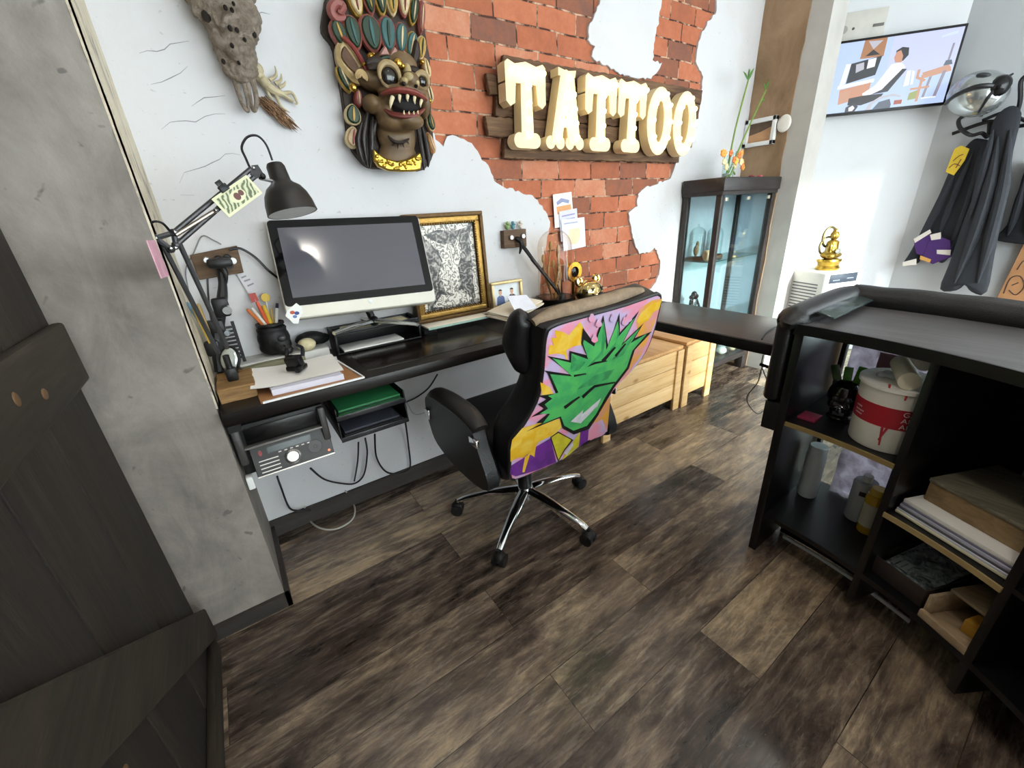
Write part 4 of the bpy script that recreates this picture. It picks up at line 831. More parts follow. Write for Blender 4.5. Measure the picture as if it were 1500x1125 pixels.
pic = [([(.5, 0), (1, 0), (1, .6), (.5, .55)], 1), ([(.28, .0), (.45, .0), (.45, .25), (.27, .25)], 2), ([(.31, .02), (.36, .14), (.42, .03)], 8), ([(.31, .22), (.36, .14), (.42, .22)], 5),
 ([(.0, .9), (.09, .88), (.09, 1), (0, 1)], 7), ([(.17, .30), (.21, .30), (.19, .58), (.15, .60)], 6), ([(.21, .30), (.44, .24), (.42, .5), (.20, .58)], 3), ([(.25, .32), (.31, .30), (.32, .4), (.26, .44)], 8), ([(.34, .27), (.4, .26), (.4, .38), (.34, .4)], 6), ([(.14, .6), (.42, .55), (.42, .6), (.14, .65)], 6), ([(.16, .66), (.40, .6), (.4, .78), (.17, .88)], 4), ([(.17, .7), (.25, .68), (.25, .82), (.18, .86)], 9),
 ([(.54, .2), (.58, .16), (.63, .18), (.64, .28), (.61, .35), (.57, .36), (.545, .30)], 5), ([(.545, .22), (.575, .2), (.6, .28), (.6, .37), (.55, .36), (.535, .29)], 4), ([(.53, .38), (.6, .37), (.64, .44), (.6, .62), (.5, .74), (.36, .8), (.35, .75), (.44, .65)], 6), ([(.62, .46), (.655, .47), (.6, .62), (.55, .76), (.42, .78), (.5, .72)], 7), ([(.25, .8), (.36, .78), (.52, .78), (.5, .85), (.36, .92), (.25, .9)], 5),
 ([(.24, .93), (.3, .87), (.34, .93), (.32, 1), (.24, 1)], 7), ([(.265, .94), (.295, .91), (.315, .95), (.3, .99), (.27, .99)], 6), ([(.4, 1), (.43, .9), (.5, .82), (.6, .8), (.66, .84), (.66, .86), (.58, .83), (.5, .86), (.45, .93), (.44, 1)], 8), ([(.46, 1), (.5, .9), (.58, .87), (.6, .95), (.6, 1)], 14), ([(.62, .9), (.68, .9), (.68, .96), (.62, .96)], 13), ([(.72, .82), (.79, .78), (.8, .9), (.72, .92)], 12),
 ([(.78, .55), (.96, .48), (.98, .52), (.99, .57), (.8, .63)], 9), ([(.78, .58), (.80, .58), (.8, .95), (.78, .95)], 9), ([(.93, .56), (.955, .55), (.93, .9), (.905, .9)], 10), ([(.84, .62), (.86, .61), (.84, .92), (.82, .92)], 10), ([(.74, .5), (.76, .5), (.76, .6), (.82, .65), (.81, .68), (.74, .62)], 9), ([(.72, .75), (.86, .74), (.86, .77), (.72, .78)], 9), ([(.93, .42), (.97, .42), (.985, .48), (.92, .49)], 14), ([(.945, .2), (.96, .2), (.955, .42), (.94, .42)], 10), ([(.85, .08), (.96, .04), (.96, .08), (.85, .11)], 15), ([(.82, .9), (.93, .9), (.93, .92), (.82, .92)], 11), ([(.66, .5), (.69, .5), (.7, .7), (.66, .72)], 11), ([(.7, .5), (.72, .52), (.73, .7), (.71, .7)], 11)]
for i, (p, mi) in enumerate(pic): sc_.flat(tvp(p), TM, .0010+.00008*i, mi)
obj('screen', sc_, [emis(c, E_) for c in pal], tv, 0, recalc=False, label='lit picture of a man seated in a wheelchair')
bx4 = [iv @ tvw(px, py, .03) for px, py in ((1225, 25), (1305, 4), (1300, 60), (1222, 70))]
jb = thing('junction_box', 'pale flat box on the wall above the television', 'box', tvw(1260, 40, .02)); x0, x1 = bx4[0].x, bx4[1].x; z0, z1 = bx4[3].y-.05, (bx4[0].y+bx4[1].y)/2
obj('box_cover', B().bx(x0, x1, z0, z1, -.0985, -.072, .004, TM), mat('cfccc4', .55), jb)
c = iv @ tvw(1236, 44, .03); obj('vent', B().prism(ell(c.x, c.y, .022, .022), .003, TM, z0=-.072), mat('9e9a92', .6), jb); c = iv @ tvw(1250, 42, .03); obj('keyhole', B().prism(ell(c.x, c.y, .008, .008, 10), .002, TM, z0=-.072), mat('4a4844', .6), jb)
c = iv @ tvw(1287, 36, .03); obj('latch', B().box((c.x, c.y, -.07), (.06, .016, .006), TM, .002), mat('6b6964', .5), jb)
obj_c = obj('cable', B().tube([tvw(px, py, .006) for px, py in ((1210, 172), (1192, 196), (1180, 230), (1172, 280), (1164, 320), (1158, 350), (1152, 388))], .0045, 6, 5), mat('9aa0a6', .5)); tag(obj_c, 'thin grey cable hanging down the wall from the television', 'cable')

# ------------------------------------------------------------------ air conditioner and seated figure
ac = thing('air_conditioner', 'white portable air conditioner with louvres below the television', 'air conditioner', (3.5, 1.2, 0))
AF = V((3.345, 1.118, 0)); AM_ = frame(AF, (.943, -.332, 0), (0, 0, 1)) # x along the front, y up, z toward the viewer side
acb = B().box((.165, .365, -.14), (.33, .73, .28), AM_, .018, seg=3)
obj('body', acb, mat('e4e2de', .4, var=.03), ac)
obj('control_panel', B().bx(.03, .27, .655, .715, .0005, .004, .001, AM_), mat('3d4450', .3), ac)
lv = B()
for k in range(3): lv.bx(.05, .28, .60-k*.024, .607-k*.024, .0005, .003, 0, AM_)
obj('front_louvre', lv, mat('6b7178', .5), ac)
ls = B()
for k in range(11): ls.bx(-.003, -.0005, .42+k*.022, .427+k*.022, -.24, -.05, 0, AM_)
obj('side_louvre', ls, mat('5d6066', .5), ac)
mkp = B()
for k in range(5): mkp.bx(.06+k*.012, .068+k*.012, .672, .678, .004, .0045, 0, AM_).bx(.18+k*.012, .188+k*.012, .678, .684, .004, .0045, 0, AM_)
obj('panel_marks', mkp, mat('9aa4b2', .4), ac)
c = AM_ @ V((.15, .73, -.13)); bu = thing('seated_statue', 'golden seated statue on top of the white air conditioner', 'statue', c); GB = mat('a88a3c', .32, .8, .5, 30)
def SB(name, parts, m=GB, vox=.006):
    b = B()
    for (x, y, z, rx, ry, rz_) in parts: b.ball((c.x+x, c.y+y, c.z+z), (rx, ry, rz_), rz(-.34))
    return remesh(obj(name, b, m, bu), vox, 2)
obj('pedestal', B().lathe([(.085, 0), (.09, .012), (.075, .03), (.08, .045), (.092, .06), (.088, .072), (0, .075)], MX.Translation(c) @ MX.Diagonal((1, .8, 1, 1)), 24), mat('c7a446', .25, .9, .4, 40), bu)
SB('figure', [(0, 0, .10, .075, .05, .03), (-.05, -.02, .095, .035, .03, .022), (.05, -.02, .095, .035, .03, .022), (0, 0, .145, .045, .035, .045), (0, 0, .175, .05, .03, .025), (-.048, -.005, .145, .016, .018, .04), (.048, -.005, .145, .016, .018, .04), (0, -.03, .12, .04, .02, .015)])
SB('head', [(0, 0, .225, .026, .027, .033), (0, 0, .258, .016, .016, .014), (0, -.026, .222, .006, .006, .008), (-.026, 0, .222, .005, .008, .014), (.026, 0, .222, .005, .008, .014)], GB, .004)
hM = frame(c+V((0, .03, .215)), (.943, -.332, 0), (0, 0, 1)); ring = B().tube([(.055*cos(R(a)), .065*sin(R(a)), 0) for a in range(0, 360, 20)], .008, 8, 2, hM, closed=True).tube([(.062*cos(R(a)), -.06+.06*sin(R(a)), -.004) for a in range(0, 360, 20)], .007, 8, 2, hM, closed=True); obj('halo', ring, mat('7c7048', .4, .7, .4, 30), bu)
lap = B().ball((c.x-.01, c.y-.045, c.z+.125), (.04, .012, .02)); obj('sash', lap, mat('aeb0a6', .3, .6), bu)

# ------------------------------------------------------------------ coat rack, helmet, coats
XW = 4.3; g = lambda px, py, o=.06: at(px, py, x=XW-o)
rk = thing('coat_rack', 'black bentwood wall coat rack with looped hooks', 'coat rack', (XW-.05, .8, 1.5)); BL2 = mat('1b1c20', .4)
obj('rail', B().tube([g(1395, 196), g(1450, 178), g(1480, 186), g(1540, 176)], .011, 10, 6), BL2, rk)
obj('hook_loop', B().tube([g(1450, 178, .06), g(1447, 200, .08), g(1438, 195, .12), g(1422, 198, .13), g(1407, 188, .13), g(1405, 175, .13), g(1420, 168, .12), g(1440, 168, .09)], .011, 10, 5), BL2, rk)
obj('hook_loop', B().tube([g(1483, 186, .05), g(1494, 150, .1), g(1496, 118, .13), g(1510, 112, .13), g(1515, 140, .1)], .011, 10, 5), BL2, rk)
obj('hook_loop', B().tube([g(1440, 176, .05), g(1470, 165, .09), g(1490, 172, .10), g(1510, 180, .09)], .010, 10, 5), BL2, rk)
for px, py in ((1452, 180), (1530, 178)): obj('wall_plate', B().cyl(at(px, py, x=XW-.001), at(px, py, x=XW-.055), .014), BL2, rk)
hc = g(1432, 138, .17); hl = thing('helmet', 'silver motorcycle helmet with black band on the coat rack', 'helmet', hc)
b = B().ball(hc, (.125, .145, .12), MX.Rotation(R(25), 4, 'X'), 0, 28, 18); obj('shell', b, mat('b9bfc0', .16, .75, .15, 8), hl)
hd = (CAMP-hc).normalized(); hx = V((-hd.y, hd.x, 0)).normalized(); HMx = frame(hc, hx, (0, 0, 1))
obj('visor_opening', B().ballM(HMx, (.078, .012, .07), (.055, .062, .06), MX.Rotation(R(-20), 4, 'Z')), mat('101114', .15), hl)
obj('band', B().tube([HMx @ V((x, y, z)) for x, y, z in ((-.135, -.03, .02), (-.10, .0, .085), (-.03, .022, .128), (.03, .022, .128), (.075, .01, .10))], [.008, .012, .014, .013, .008], 8, 5), mat('24262a', .3), hl)
obj('vent', B().ballM(HMx, (.0, .085, .085), (.035, .014, .02), MX.Rotation(R(-14), 4, 'Z')), mat('3a3d40', .3), hl)
obj('chin_trim', B().tube([HMx @ V((x, y, z)) for x, y, z in ((.03, -.11, .075), (.05, -.04, .115), (.085, .035, .10), (.12, .07, .05))], [.006, .009, .009, .006], 8, 5), mat('1c1d20', .4), hl)
def garment(name, label, cat, outline, depth, m, folds, seed, grp='coats on the rack', zb=.015):
    t = thing(name, label, cat, g(*outline[0], depth/2), grp); O = spline([(p.y, p.z, 0) for p in (g(px, py, depth) for px, py in outline)], 3, True)
    poly = [(-v.x, v.y) for v in O]; Mx = frame((XW, 0, 0), (0, -1, 0), (0, 0, 1))
    obj('cloth', B().prism(poly, depth-zb-.005, Mx, z0=zb, bev=.012), m, t, 50)
    for pts, r in folds: obj('fold', B().tube([g(px, py, depth) for px, py in pts], [.004, r, r, .004], 10, 5, flat=1), m, t)
    return t
CL1 = mat('2d3038', .85, 0, .2, 20); CL2 = mat('2c2f36', .85, 0, .2, 20); CL3 = mat('22252c', .85, 0, .15, 20)
c1 = garment('jacket', 'black jacket with yellow sleeve patch and purple striped cuffs hanging under helmet', 'jacket', [(1436, 203), (1420, 208), (1395, 240), (1375, 285), (1355, 325), (1335, 365), (1322, 388), (1342, 386), (1356, 360), (1375, 385), (1385, 380), (1395, 370), (1420, 330), (1450, 270), (1455, 215)], .085, CL1, [([(1425, 222), (1405, 270), (1385, 320), (1372, 355)], .02), ([(1400, 250), (1372, 310), (1345, 360)], .02), ([(1436, 215), (1424, 280), (1403, 340), (1386, 372)], .022)], 1)
def strip(par, name, pts, d, m):
    P = [(-p.y, p.z) for p in (g(px, py, d) for px, py in pts)]; return obj(name, B().prism(P, .006, frame((XW, 0, 0), (0, -1, 0), (0, 0, 1)), z0=d-.006, bev=.002), m, par)
pt = strip(c1, 'sleeve_patch', [(1385, 252), (1398, 218), (1408, 213), (1420, 218), (1413, 235), (1397, 257)], .116, mat('e0bf3a', .7, 0, .15, 30))
b = B()
for pts in ([(1390, 246), (1398, 240), (1406, 243)], [(1396, 236), (1404, 229), (1411, 226)], [(1400, 246), (1408, 233)]): b.tube([g(px, py, .1175) for px, py in pts], .0025, 6, 3)
obj('patch_mark', b, mat('7a4a3a', .7), pt)
PUR = mat('4a2a6e', .8); WHC = mat('e4ddd6', .8); ORG = mat('d9a25a', .8)
strip(c1, 'cuff', [(1338, 352), (1362, 338), (1366, 350), (1352, 374), (1342, 372)], .112, PUR); strip(c1, 'cuff', [(1360, 354), (1375, 346), (1392, 352), (1394, 376), (1366, 387), (1350, 380)], .115, PUR)
for pts, m in (([(1338, 350), (1362, 336), (1364, 341), (1340, 356)], WHC), ([(1362, 344), (1378, 340), (1378, 350), (1364, 352)], WHC), ([(1372, 366), (1393, 366), (1392, 374), (1372, 372)], WHC), ([(1348, 374), (1364, 380), (1362, 385), (1347, 380)], ORG), ([(1322, 384), (1342, 379), (1342, 388), (1322, 390)], WHC)): strip(c1, 'cuff_stripe', pts, .118, m)
garment('coat', 'long dark grey coat hanging right of the striped jacket', 'coat', [(1478, 155), (1455, 175), (1447, 215), (1432, 270), (1412, 320), (1390, 385), (1376, 424), (1400, 426), (1412, 418), (1422, 428), (1443, 429), (1455, 370), (1470, 300), (1482, 220), (1494, 165)], .17, CL2, [([(1462, 200), (1450, 270), (1425, 350), (1398, 415)], .03), ([(1480, 190), (1470, 270), (1450, 350), (1432, 415)], .03), ([(1455, 190), (1440, 250), (1420, 320)], .02)], 2, zb=.115)
garment('jacket', 'dark garment hanging at the right edge of the photo', 'jacket', [(1512, 235), (1500, 250), (1488, 290), (1474, 330), (1456, 350), (1485, 357), (1520, 358), (1560, 350), (1560, 260)], .10, CL3, [([(1500, 265), (1488, 310), (1476, 345)], .02), ([(1515, 260), (1510, 320), (1505, 350)], .025)], 3)
sb3 = thing('skin_board', 'tan leaning board with inked line drawings below the hanging garments', 'board', g(1480, 440, .04)); Mx = frame((XW, 0, 0), (0, -1, 0), (0, 0, 1))
P = [(-p.y, p.z) for p in (g(px, py, .045) for px, py in ((1502, 352), (1450, 456), (1560, 500), (1640, 380)))]; zl = min(p[1] for p in P)
P = [P[0], P[1], (P[1][0]-.12, .002), (P[2][0], .002), P[3]]
obj('panel', B().prism(P, .02, Mx, z0=.025, bev=.003), mat('c08d62', .55, 0, .2, 8), sb3)
b = B()
for pts in ([(1470, 430), (1480, 408), (1495, 405), (1500, 420), (1488, 432), (1478, 425)], [(1490, 395), (1500, 382), (1510, 390)], [(1465, 448), (1480, 440), (1500, 446)], [(1482, 418), (1492, 414)]): b.tube([g(px, py, .0456) for px, py in pts], .003, 6, 4)
obj('ink_drawing', b, mat('4a3a34', .6), sb3)
# ------------------------------------------------------------------ on the desk
DZ = .7516
# raised pale back boards
tag(obj('back_board', B().bx(-.06, .262, 1.64, WY-.003, .7505, .786, .003), mat('c9c7c2', .6, 0, .15, 12)), 'pale board raised along the wall under the black head pot', 'board')
tag(obj('wooden_batten', B().prism(jag([(-.075, 0), (.17, 0), (.17, .03), (-.075, .03)], .03, .0012, seed=4), .03, frame((0, 1.635, .7505), (1, .08, 0), (0, 0, 1))), wood('5f5c45', '7d7a5e', '97937a', 0, .7, 8, 'grey_green_batten')), 'grey-green wooden batten lying in front of the pale back board', 'batten')
ws = thing('white_shelf_board', 'long white board with green glass edge under the gold frame', 'board', (.85, 1.68, .7505))
obj('board', B().bx(.655, .955, 1.6, WY-.003, .782, .79, .001).bx(.956, 1.235, 1.67, WY-.003, .782, .79, .001), mat('efe6d6', .5, 0, .04), ws); obj('edge', B().bx(.655, .955, 1.594, 1.6, .78, .789, .001), mat('a9c9bb', .2), ws)
for x in (.66, 1.12): obj('riser', B().bx(x, x+.06, 1.66, WY-.003, .7505, .782), BLACK, ws)
# all-in-one monitor on feet, standing on the paper tray
TL, TR, BR_, BL = at(395, 319, y=1.70), at(612, 317, y=1.64), at(638, 440, y=1.50), at(417, 471, y=1.585)
mx = ((TR-TL)+(BR_-BL))/2; my = ((TL-BL)+(TR-BR_))/2; mc = (TL+TR+BL+BR_)/4; MM = frame(mc, mx, my); mw, mh = mx.length/2+.004, my.length/2
mo = thing('computer', 'large all-in-one computer monitor tilted back with a black glass screen', 'monitor', (mc.x, 1.64, .84))
def rrect(x0, x1, y0, y1, r, n=5):
    P = []
    for cx, cy, a in ((x1-r, y0+r, -90), (x1-r, y1-r, 0), (x0+r, y1-r, 90), (x0+r, y0+r, 180)):
        for k in range(n+1): P.append((cx+r*cos(R(a+90*k/n)), cy+r*sin(R(a+90*k/n))))
    return P
obj('casing', B().prism(rrect(-mw, mw, -mh, mh, .016), .03, MM, z0=-.033, bev=.004), mat('d9d7cc', .3, .35, .05), mo)
obj('glass_front', B().prism(rrect(-mw+.004, mw-.004, -mh+.044, mh-.003, .013), .003, MM, z0=-.003), mat('0b0b0e', .06, 0, 0), mo)
obj('display', B().prism([(-mw+.032, -mh+.072), (mw-.032, -mh+.072), (mw-.032, mh-.03), (-mw+.032, mh-.03)], .0008, MM, z0=0), mat('57565e', .12, 0, .06, 3, spec=.9), mo)
lg = MM.inverted() @ atp(543, 441, mc, MM.col[2].to_3d()); obj('logo', B().prism(ell(lg.x, lg.y, .0065, .0065), .0006, MM, z0=0), mat('dfe3e6', .3), mo, label='small round silver logo')
sk_ = [MM.inverted() @ atp(x, y, mc, MM.col[2].to_3d()) for x, y in ((421, 455), (428, 449), (434, 444), (442, 450), (444, 458), (439, 466), (437, 474), (430, 474), (424, 468), (418, 463))]
st_ = B().prism([(p.x, p.y) for p in sk_], .0012, MM, z0=.0002)
cxs, cys = sum(p.x for p in sk_)/10, sum(p.y for p in sk_)/10
for i, (dx, dy, r) in enumerate(((-.006, .006, .008), (.007, .002, .008), (-.001, -.009, .007))): st_.flat(ell(cxs+dx, cys+dy, r, r*.8, 10), MM, .0016+.0001*i, 1+i)
obj('sticker', st_, [WHITE, mat('b5543c', .5), mat('3b4a86', .5), mat('5f7bb0', .5)], mo, label='white sticker with red and blue blots')
nk = at(548, 470, y=1.62)
obj('hinge', B().ball((nk.x, nk.y, nk.z), .02).cyl((nk.x, nk.y+.01, nk.z), tuple(mc-MM.col[2].to_3d()*.03+V((0, 0, -.12))), .014), BLACKM, mo)
TZ = .842
for (px, py, yy) in ((489, 489, None), (612, 476, None)):
    e = at(px, py, z=TZ+.008); obj('foot', B().tube([tuple(nk), tuple((nk+e)/2+V((0, 0, .004))), (e.x, e.y, TZ+.0095)], [.015, .014, .011], 10, 4, flat=.6), mat('d9dcda', .15, .9, .05), mo)
obj('rear_strut', B().tube([tuple(nk), (nk.x-.02, 1.72, TZ+.0105)], [.009, .008]), mat('d9dcda', .15, .9, .05), mo)
# black letter tray with papers
lt = thing('letter_tray', 'black two-level letter tray under the monitor feet', 'tray', (.45, 1.67, DZ))
tx0, tx1, ty0, ty1 = .285, .628, 1.615, 1.738
TRM = rz(R(0))
for z in (DZ, .822): obj('tray_floor', B().bx(tx0, tx1, ty0, ty1, z, z+.006, .002), BLACK, lt)
for x in (tx0, tx1-.008): obj('side', B().bx(x, x+.008, ty0, ty1, DZ+.006, TZ, .002), BLACK, lt)
obj('back', B().bx(tx0+.008, tx1-.008, ty1-.006, ty1, DZ+.006, TZ-.002, .002), BLACK, lt); obj('front_lip', B().bx(tx0+.008, tx1-.008, ty0, ty0+.005, .828, TZ-.002, .001), BLACK, lt)
tag(obj('paper_sheaf', B().bx(.31, .55, 1.618, 1.72, DZ+.007, .7645, .001), PAPER), 'white paper sheaf in the lower level of the black letter tray', 'papers')
tag(obj('paper_sheaf', B().box((.46, 1.68, .8325), (.26, .09, .006), rz(R(0)), .001), mat('d8cba8', .8, 0, .2, 20)), 'yellowish and white papers in the upper level of the black letter tray', 'papers')
# gold picture frame with a monochrome print
fp = [at(px, py, y=yy) for px, py, yy in ((592, 313, 1.725), (706, 308, 1.725), (715, 453, 1.695), (612, 470, 1.695))]
fz0 = .7905; FY = R(4); FM = frame(((fp[2].x+fp[3].x)/2, 1.70, fz0), (1, -.02, 0), (0, .045, 1)); fw = .185; fh = .445
pf = thing('framed_print', 'ornate gold frame with a black and white print behind the monitor', 'picture', ((fp[2].x+fp[3].x)/2, 1.7, fz0)); GF = mat('a78345', .36, .8, .35, 70, .5, 140); GD_ = mat('5f4420', .45, .5, .4, 60, .4, 120)
def fr(b, w, h, y0, t, z0, d, M):
    b.bx(-w, w, y0, y0+t, z0, z0+d, .003, M); b.bx(-w, w, y0+h-t, y0+h, z0, z0+d, .003, M); b.bx(-w, -w+t, y0+t, y0+h-t, z0, z0+d, .003, M); b.bx(w-t, w, y0+t, y0+h-t, z0, z0+d, .003, M); return b
obj('outer_moulding', fr(B(), fw, fh, 0, .016, 0, .03, FM), GD_, pf)
obj('gold_moulding', fr(B(), fw-.016, fh-.032, .016, .022, 0, .022, FM), GF, pf)
bd = B()
for k in range(34):
    for s in (-1, 1): bd.ballM(FM, (s*(fw-.041), .045+k*.0107, .02), .0045, None, 0, 8, 6)
for k in range(25):
    for y in (.041, fh-.041): bd.ballM(FM, (-fw+.045+k*.0115, y, .02), .0045, None, 0, 8, 6)
obj('beading', bd, GF, pf)
IM = NT('engraving'); wv = IM.n('ShaderNodeTexWave', i_Scale=5.0, i_Distortion=24.0, i_Detail=6.0, i_Detail_Scale=3.2); IM.l(IM.pos(), wv.inputs['Vector']); nn1 = IM.noise(IM.pos(), 26, 6, .75, 2.5)
IM.base(IM.ramp(IM.math('ADD', IM.math('MULTIPLY', wv.outputs['Fac'], .25), IM.math('MULTIPLY', nn1, .8)), [(.36, '1f1d1b'), (.5, '4a4743'), (.6, '7d7872'), (.74, 'bdb7ae')])); IM.p.inputs['Roughness'].default_value = .35
IM2 = NT('pale_engraving'); wv = IM2.n('ShaderNodeTexWave', i_Scale=9.0, i_Distortion=22.0, i_Detail=5.0, i_Detail_Scale=3.0); IM2.l(IM2.pos(), wv.inputs['Vector']); IM2.base(IM2.ramp(wv.outputs['Fac'], [(.05, '6d6862'), (.35, 'b9b2a8'), (.7, 'e3ddd3')])); IM2.p.inputs['Roughness'].default_value = .35
pr = B().flat([(-.14, .046), (.14, .046), (.14, fh-.046), (-.14, fh-.046)], FM, .006, 0)
pr.flat([(-.14, .046), (-.125, .046), (-.12, .2), (-.13, fh-.046), (-.14, fh-.046)], FM, .0063, 1); pr.flat([(.115, .06), (.14, .046), (.14, fh-.046), (.12, fh-.1)], FM, .0063, 1); pr.flat([(-.11, .36), (-.03, .38), (.05, .37), (.12, .385), (.12, fh-.046), (-.12, fh-.046)], FM, .0063, 1)
pr.flat([(-.03, .12), (.02, .1), (.05, .15), (.045, .22), (.075, .28), (.06, .345), (.035, .30), (.02, .33), (-.005, .315), (-.05, .335), (-.1, .365), (-.09, .345), (-.04, .30), (-.025, .25), (-.05, .2)], FM, .0066, 1); pr.flat([(-.1, .06), (-.05, .11), (.0, .095), (.05, .12), (.1, .07), (.06, .055), (-.05, .055)], FM, .0066, 1)
obj('print', pr, [IM.m, IM2.m], pf, 0, recalc=False)
obj('backing', B().bx(-.17, .17, .012, fh-.012, -.008, .0, .001, FM), mat('4a3a28', .8), pf)
# small framed photograph of two people
SM = frame((1.128, 1.695, .7905), (1, -.06, 0), (0, .06, 1))
sf = thing('framed_photograph', 'small pale gold frame with a photo of two men', 'picture', (1.128, 1.695, .7905)); obj('moulding', fr(B(), .088, .125, 0, .013, -.02, .035, SM), mat('cdb684', .4, .4, .2, 40), sf); obj('backing', B().bx(-.08, .08, .01, .118, -.012, -.002, 0, SM), BLACK, sf)
ph = B().flat([(-.076, .012), (.076, .012), (.076, .114), (-.076, .114)], SM, 0, 0)
for i, (x, mi) in enumerate(((-.035, 1), (.03, 2))):
    ph.flat([(x-.024, .013), (x+.024, .013), (x+.02, .05), (x+.008, .058), (x-.008, .058), (x-.02, .05)], SM, .0004, mi); ph.flat(ell(x, .072, .0095, .0125, 14), SM, .0006, 3); ph.flat(ell(x, .079, .0105, .009, 12, 0, pi), SM, .0008, 4); ph.flat([(x-.004, .054), (x+.004, .054), (x+.004, .062), (x-.004, .062)], SM, .0005, 3)
obj('photograph', ph, [mat('dfe3e6', .4), mat('5a6d99', .5), mat('33333a', .5), mat('cda188', .5), mat('2a211d', .6)], sf, 0, recalc=False)
# loose paper stack beside it, sloping from the board edge down to the desk
PA, PB, PC = at(707, 455, z=.801), at(750, 474, z=.775), at(800, 446, z=.80); PD = PA+PC-PB; PF = frame(PB, PC-PB, PA-PB); pw, pd = (PC-PB).length, (PA-PB).length
for i, (da, sx, sy, l) in enumerate(((0, 1, 1, 'lowest wad of cream papers in the fanned pile before the small frame'), (3, .97, .95, 'second wad from the bottom of the fanned cream paper pile'), (-4, .95, 1.0, 'middle wad of the fanned cream paper pile by the small frame'), (5, .93, .9, 'fourth wad up in the fanned cream paper pile'), (-2, .95, .93, 'topmost wad of the fanned cream paper pile by the small frame'))):
    Mq = PF @ MX.Translation(V((pw/2, pd*.36, 0))) @ MX.Rotation(R(da), 4, 'Z')
    tag(obj('paper_stack', B().box((0, 0, .0022+i*.0046), (pw*sx*.95, pd*sy*.64, .0042), Mq, .0008), mat(('e4d8c2', 'ece2d0', 'dccdb4', 'efe7d8', 'e9decb')[i], .8, 0, .06)), l, 'papers', 'fanned papers on the desk')
up = frame(at(768, 455, z=.818), (.95, .3, 0), (-.1, .5, .4)); tag(obj('paper_sheet', B().prism([(-.06, 0), (.09, -.01), (.10, .075), (-.02, .1)], .0015, up), mat('dfe0ea', .8)), 'single lilac-white sheet propped on top of the fanned papers', 'paper')
# glass dome on black dish, black boom, gold objects
dx_, dy_ = 1.385, 1.632; DM = rz(0, (dx_, dy_, .7505))
gd_ = thing('glass_dome', 'tall glass dome with dried stems on a black dish before the bricks', 'glass dome', (dx_, dy_, .7505))
obj('dish', B().lathe([(.06, 0), (.065, .01), (.1, .05), (.103, .058), (.095, .058), (.09, .05), (0, .05)], DM, 32), mat('15110f', .3), gd_)
rr = .085; prf = [(rr, .059), (rr, .30)]+[(rr*cos(k*pi/18), .30+rr*sin(k*pi/18)) for k in range(1, 9)]+[(0, .30+rr)]
obj('dome', B().lathe(prf, DM, 32), glass('fbf6f0'), gd_)
ds = B()
for (ax, ay, h, bend) in ((-.05, 0, .26, .02), (-.03, .02, .2, -.03), (.0, -.01, .24, .015), (.02, .01, .17, -.02), (.045, .0, .22, -.02), (-.02, -.02, .15, .03)):
    ds.tube([(dx_+ax*.4, dy_+ay*.4, .805), (dx_+ax+bend*.4, dy_+ay, .8+h*.5), (dx_+ax*.9+bend, dy_+ay, .8+h)], [.004, .007, .002], 6, 5); ds.ball((dx_+ax*.9+bend, dy_+ay, .8+h), (.01, .008, .022))
obj('dried_stems', ds, mat('b08a58', .7, 0, .4, 40), gd_)
bo2 = thing('boom_arm', 'thin black jointed arm running down from the small socket block', 'arm', (1.25, WY-.06, 1.05)); w = lambda px, py, o: tuple(at(px, py, y=WY-o))
obj('upper_rod', B().tube([w(762, 356, .05), w(770, 366, .07), w(786, 388, .09)], [.008, .010, .009], 8, 4), BLACK, bo2)
obj('lower_rod', B().tube([w(779, 379, .085), w(800, 405, .125), w(822, 434, .17)], [.0095, .0085, .008], 8, 4), BLACK, bo2)
obj('bracket', B().tube([w(757, 350, .045), w(764, 356, .06), w(761, 372, .055)], [.012, .012, .003], 8, 4), BLACK, bo2)
e0 = w(823, 436, .172); obj('clamp', B().ball(e0, (.02, .018, .025)).tube([e0, (e0[0]+.005, e0[1], .7535)], [.01, .012], 8, 1).tube([e0, (e0[0]-.03, e0[1], e0[2]+.07)], [.005, .002]).tube([e0, (e0[0]+.0, e0[1], e0[2]+.09)], [.005, .002]), BLACK, bo2)
gc = at(840, 398, y=1.66)
gr = thing('gold_ornament', 'gold ring-shaped ornament with dark jewel behind the bear head', 'ornament', (gc.x, 1.66, .7505))
obj('ring', B().lathe([(.028, -.012), (.05, -.012), (.054, 0), (.05, .012), (.028, .012), (.026, 0), (.028, -.012)], frame(gc, (1, 0, 0), (0, 0, 1)), 28), mat('b8862f', .25, .9, .3, 50), gr)
obj('jewel', B().ball(tuple(gc), (.026, .01, .03)), mat('1d1a16', .1, .3, 0), gr)
obj('foot', B().tube([(gc.x, 1.66, gc.z-.05), (gc.x-.005, 1.66, (gc.z-.05+.7505)/2), (gc.x, 1.66, .7535)], [.012, .009, .024]), mat('7d5c26', .3, .8, .3, 50), gr)
obj('spike', B().tube([(gc.x-.04, 1.66, gc.z+.03), (gc.x-.05, 1.66, gc.z+.09)], [.008, .002]), mat('b8862f', .25, .9, .3, 50), gr)
bc = at(857, 427, y=1.55)+V((.025, 0, 0)); bz = .7505
be = thing('gold_bear_head', 'shiny gold bear head figurine on a black base before the bricks', 'figurine', (bc.x, 1.55, bz)); GCH = mat('d6bd84', .12, 1., .1, 20)
obj('base', B().lathe([(.088, 0), (.09, .008), (.08, .02), (0, .02)], rz(0, (bc.x, 1.55, bz)), 28), BLACK, be)
b = B().ball((bc.x, 1.55, bz+.075), (.08, .07, .06)).ball((bc.x+.0, 1.495, bz+.06), (.035, .03, .026)); remesh(obj('head', b, GCH, be), .006, 3)
